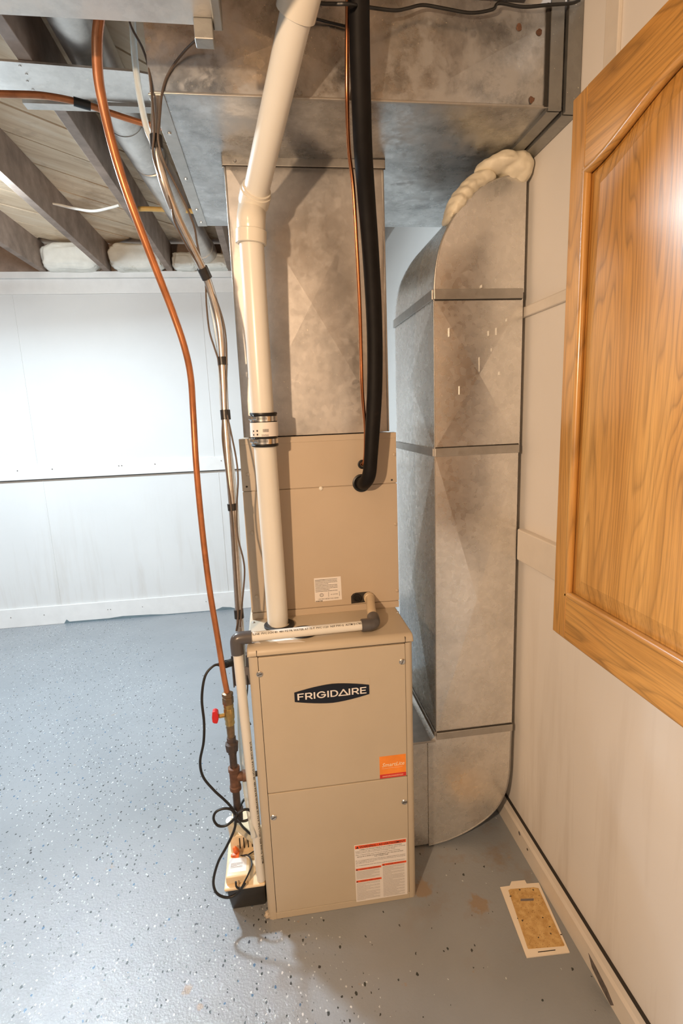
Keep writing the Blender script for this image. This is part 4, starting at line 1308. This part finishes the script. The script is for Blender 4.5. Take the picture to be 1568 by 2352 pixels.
# ================================================================ condensate pump
cp = thing('condensate_pump', 'small cream and black condensate pump on the floor at the left front furnace corner', 'pump', (-0.055, 0.14, 0))
px0, px1, py0, py1 = -0.112, -0.006, 0.048, 0.235
b = bmesh.new()
t = [(px0 + 0.004, py0 + 0.004), (px1 - 0.002, py0 + 0.004), (px1 - 0.002, py1), (px0 + 0.004, py1)]
u = [(px0 - 0.004, 0.021), (px1 + 0.001, 0.021), (px1 + 0.001, py1 + 0.004), (px0 - 0.004, py1 + 0.004)]
va = [b.verts.new((x, y, 0)) for x, y in t]
vb_ = [b.verts.new((x, y, 0.102)) for x, y in u]
b.faces.new(va)
b.faces.new(vb_[::-1])
for i in range(4):
    b.faces.new((va[i], va[(i + 1) % 4], vb_[(i + 1) % 4], vb_[i]))
bmesh.ops.bevel(b, geom=b.edges[:], offset=0.006, segments=3, affect='EDGES', profile=0.5)
obj('reservoir', b, M['black_plastic'], cp, True)
obj('lid', box(px0 - 0.008, 0.014, 0.102, px1 + 0.004, py1 + 0.008, 0.113, 0.005, 3), M['cream'], cp, True)
hs = obj('motor_housing', box(px0 + 0.004, 0.130, 0.112, -0.020, py1, 0.182, 0.006, 3), M['cream'], cp, True)
for k in range(4):
    x = -0.080 + k * 0.0125
    obj('vent_slot', box(x, 0.1292, 0.135, x + 0.0035, 0.1305, 0.172), M['seam'], hs)
fh = obj('float_housing', box(px0 - 0.003, 0.026, 0.112, -0.046, 0.100, 0.140, 0.006, 3), M['cream'], cp, True)
obj('switch_housing', box(px0 + 0.002, 0.106, 0.112, -0.03, 0.132, 0.124, 0.004, 2), M['cream'], cp, True)
pl_ = obj('label', box(px0 + 0.004, 0.040, 0.1398, -0.056, 0.090, 0.1404), M['paper'], fh)
tag(obj('print', place(fine_print(0, 0, 0.036, 0.018, 6, 0.0014, seed=12), (px0 + 0.010, 0.055, 0.1408), UX, (0, 1, 0)), M['ink_grey'], pl_), kind='stuff')
obj('wire_nut', lathe([(0, 0.004), (0.003, 0.0062), (0.012, 0.0088), (0.024, 0.0088)], (-0.104, 0.1, 0.1419), (-0.0702, 0.098, 0.1396), 6), M['orange'], cp, True)
obj('wire_nut', lathe([(0, 0.004), (0.003, 0.0062), (0.012, 0.0085), (0.026, 0.0085)], (-0.0935, 0.106, 0.1653), (-0.0784, 0.106, 0.1225), 6), M['orange'], cp, True)
obj('wire', tube([(-0.0754, 0.098, 0.139), (-0.0579, 0.092, 0.1418), (-0.0434, 0.095, 0.1457), (-0.0367, 0.11, 0.1364)], 0.002, 8, 6), M['cord'], cp, True)
obj('wire', tube([(-0.0698, 0.094, 0.1419), (-0.0491, 0.07, 0.1615), (-0.0368, 0.03, 0.1699), (-0.0471, 0.012, 0.1557), (-0.0607, 0.006, 0.1348), (-0.0725, 0.008, 0.1112)], 0.0024, 8, 6), M['cord'], cp, True)
obj('wire', tube([(-0.067, 0.094, 0.1445), (-0.0601, 0.088, 0.146), (-0.0506, 0.08, 0.146), (-0.0425, 0.072, 0.1463)], 0.0014, 8, 6), M['white_cable'], cp, True)
obj('cord_clip', tube([(-0.0839, 0.008, 0.1399), (-0.0825, 0.006, 0.124), (-0.0719, 0.006, 0.1177), (-0.06, 0.008, 0.1297)], 0.003, 8, 6), M['cord'], cp, True)
obj('discharge_tube', tube([(-0.1016, 0.12, 0.2426), (-0.0757, 0.118, 0.2204), (-0.0467, 0.118, 0.1865), (-0.0224, 0.12, 0.1542)], 0.0115, 14, 6), M['tube_cream'], cp, True)
obj('discharge_fitting', tube([(-0.102, 0.126, 0.2435), (-0.0982, 0.132, 0.213), (-0.0958, 0.15, 0.1574)], 0.0125, 14, 4), M['tube_cream'], cp, True)

# power cord with plug, bundled half-way
pc = thing('power_cord', 'black power cord looped into a bow beside the gas drip leg', 'cord', (-0.0673, 0.02, 0.3531))
cr = 0.0036
obj('cable', tube([(-0.0792, 0.06, 0.7875), (-0.099, 0.05, 0.7883), (-0.1206, 0.04, 0.7652), (-0.1324, 0.03, 0.7082), (-0.1319, 0.025, 0.64), (-0.1372, 0.02, 0.585), (-0.1515, 0.02, 0.5273), (-0.1475, 0.02, 0.4796), (-0.123, 0.02, 0.4352), (-0.0964, 0.022, 0.3978), (-0.0806, 0.024, 0.3714), (-0.0696, 0.026, 0.3427)], cr, 10, 8), M['cord'], pc, True)
obj('cable', tube([(-0.0694, 0.022, 0.3419), (-0.0757, 0.018, 0.3039), (-0.1008, 0.012, 0.2565), (-0.1265, 0.006, 0.2164), (-0.1436, 0.002, 0.1656), (-0.143, 0.002, 0.129), (-0.1305, 0.004, 0.1054), (-0.1074, 0.008, 0.0909), (-0.0822, 0.01, 0.099), (-0.0585, 0.006, 0.1315)], cr * 1.05, 10, 8), M['cord'], pc, True)
obj('bow_loop', tube([(-0.0695, 0.024, 0.343), (-0.0807, 0.02, 0.3664), (-0.1016, 0.018, 0.3741), (-0.1222, 0.016, 0.3679), (-0.1299, 0.016, 0.3467), (-0.1198, 0.016, 0.3241), (-0.0988, 0.018, 0.3189), (-0.0786, 0.02, 0.3309), (-0.0694, 0.022, 0.3419)], cr, 10, 8), M['cord'], pc, True)
obj('bow_loop', tube([(-0.0673, 0.026, 0.3409), (-0.0559, 0.028, 0.3487), (-0.0435, 0.03, 0.3522), (-0.0306, 0.032, 0.3457), (-0.0268, 0.032, 0.3308), (-0.0387, 0.03, 0.3173), (-0.0569, 0.028, 0.3191), (-0.0674, 0.024, 0.3384)], cr, 10, 8), M['cord'], pc, True)
obj('bow_loop', tube([(-0.0677, 0.03, 0.3389), (-0.0566, 0.06, 0.3461), (-0.0459, 0.075, 0.3495), (-0.0339, 0.08, 0.3436), (-0.0248, 0.08, 0.329), (-0.0198, 0.08, 0.2914), (-0.032, 0.08, 0.2263), (-0.0527, 0.07, 0.2536), (-0.0636, 0.05, 0.2951), (-0.067, 0.03, 0.3331)], cr, 10, 8), M['cord'], pc, True)
obj('tie', lathe([(0, 0.0085), (0.006, 0.0085)], (-0.073, 0.0235, 0.3439), (-0.0625, 0.0235, 0.3381), 10), M['cord'], pc, True)
obj('plug', tube([(-0.0862, 0.06, 0.7869), (-0.0788, 0.065, 0.7836), (-0.0652, 0.08, 0.7772)], [0.0045, 0.006, 0.0085], 12, 4), M['cord'], pc, True)
obj('plug', tube([(-0.0677, 0.08, 0.7762), (-0.0552, 0.11, 0.7651)], 0.011, 12, 0), M['black_plastic'], pc, True, label='black moulded plug')
tag(obj('low_voltage_cable', tube([(-0.0157, 0.12, 0.7247), (-0.015, 0.1, 0.6878), (-0.0221, 0.08, 0.6458), (-0.0172, 0.06, 0.6169), (-0.0114, 0.06, 0.5958)], 0.002, 8, 6), M['cord'], smooth=True, base=(-0.0157, 0.12, 0.7247)), 'thin black cable dropping from the outlet box behind the drain pipe', 'cable')

# lint at the furnace foot
lt = obj('lint_clump', lump((0.0, 0.012, 0.008), (0.011, 0.010, 0.009), 4, 0.5, 3.0), M['lint'], smooth=True)
tag(lt, 'pale lint clump on the floor at the left front furnace corner', 'lint')

# ================================================================ ceiling services on the left
nd = thing('near_duct', 'flat galvanized duct crossing overhead at the top left, nearest to the viewer', 'duct', (-1.0, -0.40, 2.115))
obj('duct_body', duct_box(-3.0, -1.02, 2.112, 0.048, -0.243, 2.30, 0.0, ''), M['galv'], nd)  # unseen near side extended to block bulb light from the joist bay
obj('end_cleat', box(0.012, -0.262, 2.080, 0.044, -0.236, 2.112, 0.002), M['dark_band'], nd)
obj('end_cleat', box(0.044, -1.02, 2.106, 0.060, -0.240, 2.30, 0.002), M['dark_band'], nd)

rdct = thing('round_duct', 'round galvanized branch duct running between the joists towards the back wall', 'duct', (-0.33, 1.3, 2.545))
dr_pts = [(-0.375, -0.9, 2.545), (-0.36, 0.9, 2.545), (-0.27, 2.38, 2.54)]
obj('pipe', tube([Vector(dr_pts[0]), Vector(dr_pts[1])], 0.070, 28, 0), M['galv'], rdct, True)
obj('pipe', tube([Vector(dr_pts[1]), Vector(dr_pts[2])], 0.072, 28, 0), M['galv'], rdct, True)
obj('end_elbow', tube([(-0.272, 2.34, 2.54), (-0.265, 2.42, 2.542), (-0.262, 2.50, 2.55), (-0.262, 2.53, 2.56)], [0.074, 0.076, 0.074, 0.070], 28, 5), M['galv'], rdct, True)
obj('crimp_ring', lathe([(0, 0.070), (0.002, 0.0755), (0.02, 0.0755), (0.022, 0.070)], (-0.338, 1.2, 2.544), (-0.27, 2.38, 2.54), 28), M['band'], rdct, True)

ps = thing('panning_sheet', 'pale sheet metal strip nailed under the joists at the upper left', 'duct', (-0.5, 0.53, 2.44))
sh_ = [(-1.003, 0.4407, 2.443), (-0.578, 0.4491, 2.443), (-0.2251, 0.4715, 2.443), (-0.185, 0.4824, 2.443), (-0.2174, 0.6301, 2.443), (-0.2502, 0.6275, 2.443), (-0.6481, 0.5961, 2.443), (-1.107, 0.578, 2.443)]
obj('sheet', prism([(p[0], p[1]) for p in sh_], 'z', 2.4425, 2.4485), M['galv'], ps)
b = prism([(-0.60, 2.4425), (-0.60, 2.432), (-0.20, 2.432), (-0.20, 2.4425)], 'y', 0.625, 0.66)
obj('folded_lip', b, M['band'], ps)
for q in ((-0.5349, 0.466, 2.443), (-0.5331, 0.5015, 2.443), (-0.5446, 0.5337, 2.443), (-0.5455, 0.5727, 2.443)):
    obj('nail', lathe([(0, 0.004), (0.002, 0.003)], (q[0], q[1], 2.4425), (q[0], q[1], 2.4), 8), M['screw'], ps)

hp_ = thing('horizontal_copper_pipe', 'copper pipe with a black sleeve crossing under the joists at the upper left', 'pipe', (-0.4429, 0.35, 2.311))
q = [(-0.8503, 0.3296, 2.296), (-0.6443, 0.3237, 2.296), (-0.5438, 0.3321, 2.3), (-0.4666, 0.3555, 2.313), (-0.4172, 0.3701, 2.316), (-0.3781, 0.3859, 2.317), (-0.3378, 0.4007, 2.314), (-0.2873, 0.4239, 2.308), (-0.2119, 0.4539, 2.301), (-0.1313, 0.4844, 2.3)]
obj('copper_tube', tube(q, 0.0085, 12, 6), M['gas_coat'], hp_, True)
obj('sleeve', tube([(-0.3805, 0.3862, 2.317), (-0.3414, 0.4012, 2.314)], 0.0115, 12, 0), M['rubber'], hp_, True)

tag(obj('yellow_cable', tube([(-0.5408, 1.66, 2.503), (-0.4684, 1.66, 2.508), (-0.3621, 1.66, 2.505), (-0.2397, 1.66, 2.5), (-0.1472, 1.66, 2.487)], 0.0115, 12, 6), M['yellow'], smooth=True, base=(-0.4684, 1.66, 2.508)), 'short yellow sheathed cable passing through the joists behind the gas tube', 'cable')
tag(obj('white_cable', tube([(-0.9257, 1.66, 2.531), (-0.8721, 1.66, 2.522), (-0.7924, 1.66, 2.505), (-0.711, 1.66, 2.496), (-0.6257, 1.66, 2.513), (-0.589, 1.66, 2.523)], [0.003, 0.0065, 0.0065, 0.0065, 0.0065], 12, 6), M['white_cable'], smooth=True, base=(-0.7924, 1.66, 2.505)), 'white sheathed cable between the two lit joists at the left', 'cable')
bc = [(0.1809, -0.16, 2.224), (0.2343, -0.16, 2.212), (0.2708, -0.16, 2.212), (0.296, -0.16, 2.213), (0.3507, -0.1, 2.25), (0.4077, -0.07, 2.268), (0.4384, -0.06, 2.28), (0.4731, -0.055, 2.291), (0.5208, -0.055, 2.287), (0.5789, -0.055, 2.282), (0.6278, -0.055, 2.291), (0.6423, -0.055, 2.303), (0.697, -0.055, 2.299), (0.7493, -0.06, 2.302), (0.8047, -0.06, 2.308), (0.8247, -0.06, 2.315)]
tag(obj('black_cable', tube(bc, 0.0033, 8, 6), M['cord'], smooth=True, base=bc[5]), 'black cable draped along the top of the trunk duct front', 'cable')
bc = [(0.1695, -0.04, 2.273), (0.2236, -0.04, 2.268), (0.2743, -0.036, 2.262), (0.3067, -0.036, 2.257), (0.33, -0.036, 2.253)]
tag(obj('branch_cable', tube(bc, 0.0026, 8, 6), M['cord'], smooth=True, base=bc[0]), 'short black cable behind the vent pipe top on the trunk duct', 'cable')

# ================================================================ oak wall cabinet on the right
cb_ = thing('oak_wall_cabinet', 'honey oak cabinet with an arched raised panel door on the right wall', 'cabinet', (0.77, -0.56, 0.944))
CY0, CY1, CZ0, CZ1 = -0.262, -0.870, 0.944, 2.014
CX = 0.694
obj('cabinet_body', box(0.7165, CY1 + 0.03, CZ0 + 0.035, WX - 0.001, CY0 - 0.035, CZ1 - 0.03, 0.002), M['oak_v'], cb_)
dr = obj('door', box(CX + 0.010, CY1, CZ0, 0.716, CY0, CZ1, 0.004, 3), M['oak_v'], cb_, True)
ym = (CY0 + CY1) / 2
inset = 0.010
FW = 0.056                                  # frame width seen between lip and bead
yA, yB = CY0 - inset, CY1 + inset           # outer edges of the raised frame
zA, zB = CZ0 + inset, CZ1 - inset
oy0, oy1 = CY0 - FW, CY1 + FW               # opening
oz0 = 1.050


def arch(y):
    t_ = abs((y - ym) / ((oy0 - oy1) / 2))
    t_ = max(0.0, min(1.0, t_))
    s_ = 1 - t_
    return 1.869 + 0.052 * (s_ * s_ * (3 - 2 * s_))


XS = CX + 0.011
obj('stile', box(CX, oy0, zA, XS, yA, zB, 0.002), M['oak_v'], dr)
obj('stile', box(CX, yB, zA, XS, oy1, zB, 0.002), M['oak_v'], dr)
obj('bottom_rail', box(CX + 0.0003, oy1, zA, XS, oy0, oz0, 0.002), M['oak_h'], dr)
ys = [oy0 + (oy1 - oy0) * k / 28 for k in range(29)]
obj('top_rail', prism([(y, arch(y)) for y in ys] + [(oy1, zB), (oy0, zB)], 'x', CX + 0.0003, XS), M['oak_h'], dr)
# bead around the opening
bead = [(CX + 0.004, oy0 - 0.004, oz0 + 0.004)]
bead += [(CX + 0.004, y + (-0.004 if k == 0 else (0.004 if k == 28 else 0)), arch(y) - 0.004) for k, y in enumerate(ys)]
bead += [(CX + 0.004, oy1 + 0.004, oz0 + 0.004)]
obj('bead', tube([(CX + 0.003, oy0 - 0.005, oz0 - 0.001), (CX + 0.003, oy0 - 0.005, arch(oy0) + 0.001)], 0.0082, 12, 0), M['oak_v'], dr, True)
obj('bead', tube([(CX + 0.003, oy1 + 0.005, oz0), (CX + 0.003, oy1 + 0.005, arch(oy1))], 0.0082, 12, 0), M['oak_v'], dr, True)
obj('bead', tube([(CX + 0.003, oy0 - 0.001, oz0 + 0.005), (CX + 0.003, oy1 + 0.001, oz0 + 0.005)], 0.0082, 12, 0), M['oak_h'], dr, True)
obj('bead', tube([(CX + 0.003, y, arch(y) - 0.005) for y in ys], 0.0082, 12, 0), M['oak_h'], dr, True)
# raised panel: bevelled field
b = bmesh.new()
g_ = 0.012
gw = 0.036


def loop(off, x):
    out = []
    y0_, y1_ = oy0 - off, oy1 + off
    for k in range(25):
        y = y0_ + (y1_ - y0_) * k / 24
        out.append(b.verts.new((x, y, arch(y) - off)))
    out.append(b.verts.new((x, y1_, oz0 + off)))
    out.append(b.verts.new((x, y0_, oz0 + off)))
    return out


l0, l1, l2 = loop(0.0, CX + 0.0105), loop(g_, CX + 0.0105), loop(g_ + gw, CX + 0.002)
for la, lb_ in ((l0, l1), (l1, l2)):
    for k in range(len(la)):
        b.faces.new((la[k], la[(k + 1) % len(la)], lb_[(k + 1) % len(la)], lb_[k]))
b.faces.new(l2)
obj('raised_panel', b, M['oak_v'], dr)

# ================================================================ glue trap on the floor
gt = thing('glue_trap', 'cream glue board trap speckled with debris on the floor by the right baseboard', 'trap', (0.7584, -0.1297, 0))
tp = [(0.7056, -0.0153, 0), (0.7362, -0.0161, 0), (0.7482, -0.003, 0), (0.791, -0.0058, 0), (0.7905, -0.018, 0), (0.8285, -0.0215, 0), (0.8045, -0.2298, 0), (0.6852, -0.2236, 0)]
obj('tray', prism([(p[0], p[1]) for p in tp], 'z', 0.0005, 0.0035), M['trap_card'], gt)
ip = [(0.7251, -0.0306, 0), (0.7335, -0.0276, 0), (0.8048, -0.034, 0), (0.8176, -0.0392, 0), (0.801, -0.2105, 0), (0.7974, -0.2123, 0), (0.7001, -0.2041, 0), (0.6995, -0.2005, 0)]
obj('glue_pad', prism([(p[0], p[1]) for p in ip], 'z', 0.0035, 0.0042), M['glue'], gt)
sl_ = [(0.722, -0.2148, 0), (0.7707, -0.2172, 0), (0.7694, -0.2193, 0), (0.7208, -0.2169, 0)]
obj('slot', prism([(p[0], p[1]) for p in sl_], 'z', 0.0035, 0.0039), M['seam'], gt)
sl_ = [(0.7479, -0.0636, 0), (0.7865, -0.0688, 0), (0.7831, -0.0753, 0), (0.7446, -0.0701, 0)]
obj('label_patch', prism([(p[0], p[1]) for p in sl_], 'z', 0.0042, 0.0048), M['grey_box'], gt)
rnd = random.Random(5)
b = bmesh.new()
for (qx, qy) in ((0.7992, -0.042, 0)[:2], (0.7593, -0.0351, 0)[:2], (0.711, -0.119, 0)[:2], (0.7213, -0.1273, 0)[:2], (0.7828, -0.1286, 0)[:2], (0.7883, -0.1567, 0)[:2], (0.7804, -0.1755, 0)[:2], (0.7419, -0.1801, 0)[:2], (0.8073, -0.1825, 0)[:2], (0.7226, -0.0506, 0)[:2]):
    join(b, lump((qx, qy, 0.0045), (rnd.uniform(0.0015, 0.003), rnd.uniform(0.0015, 0.003), 0.001), rnd.random() * 9, 0.5, 3, 1))
obj('debris', b, M['bug'], gt)
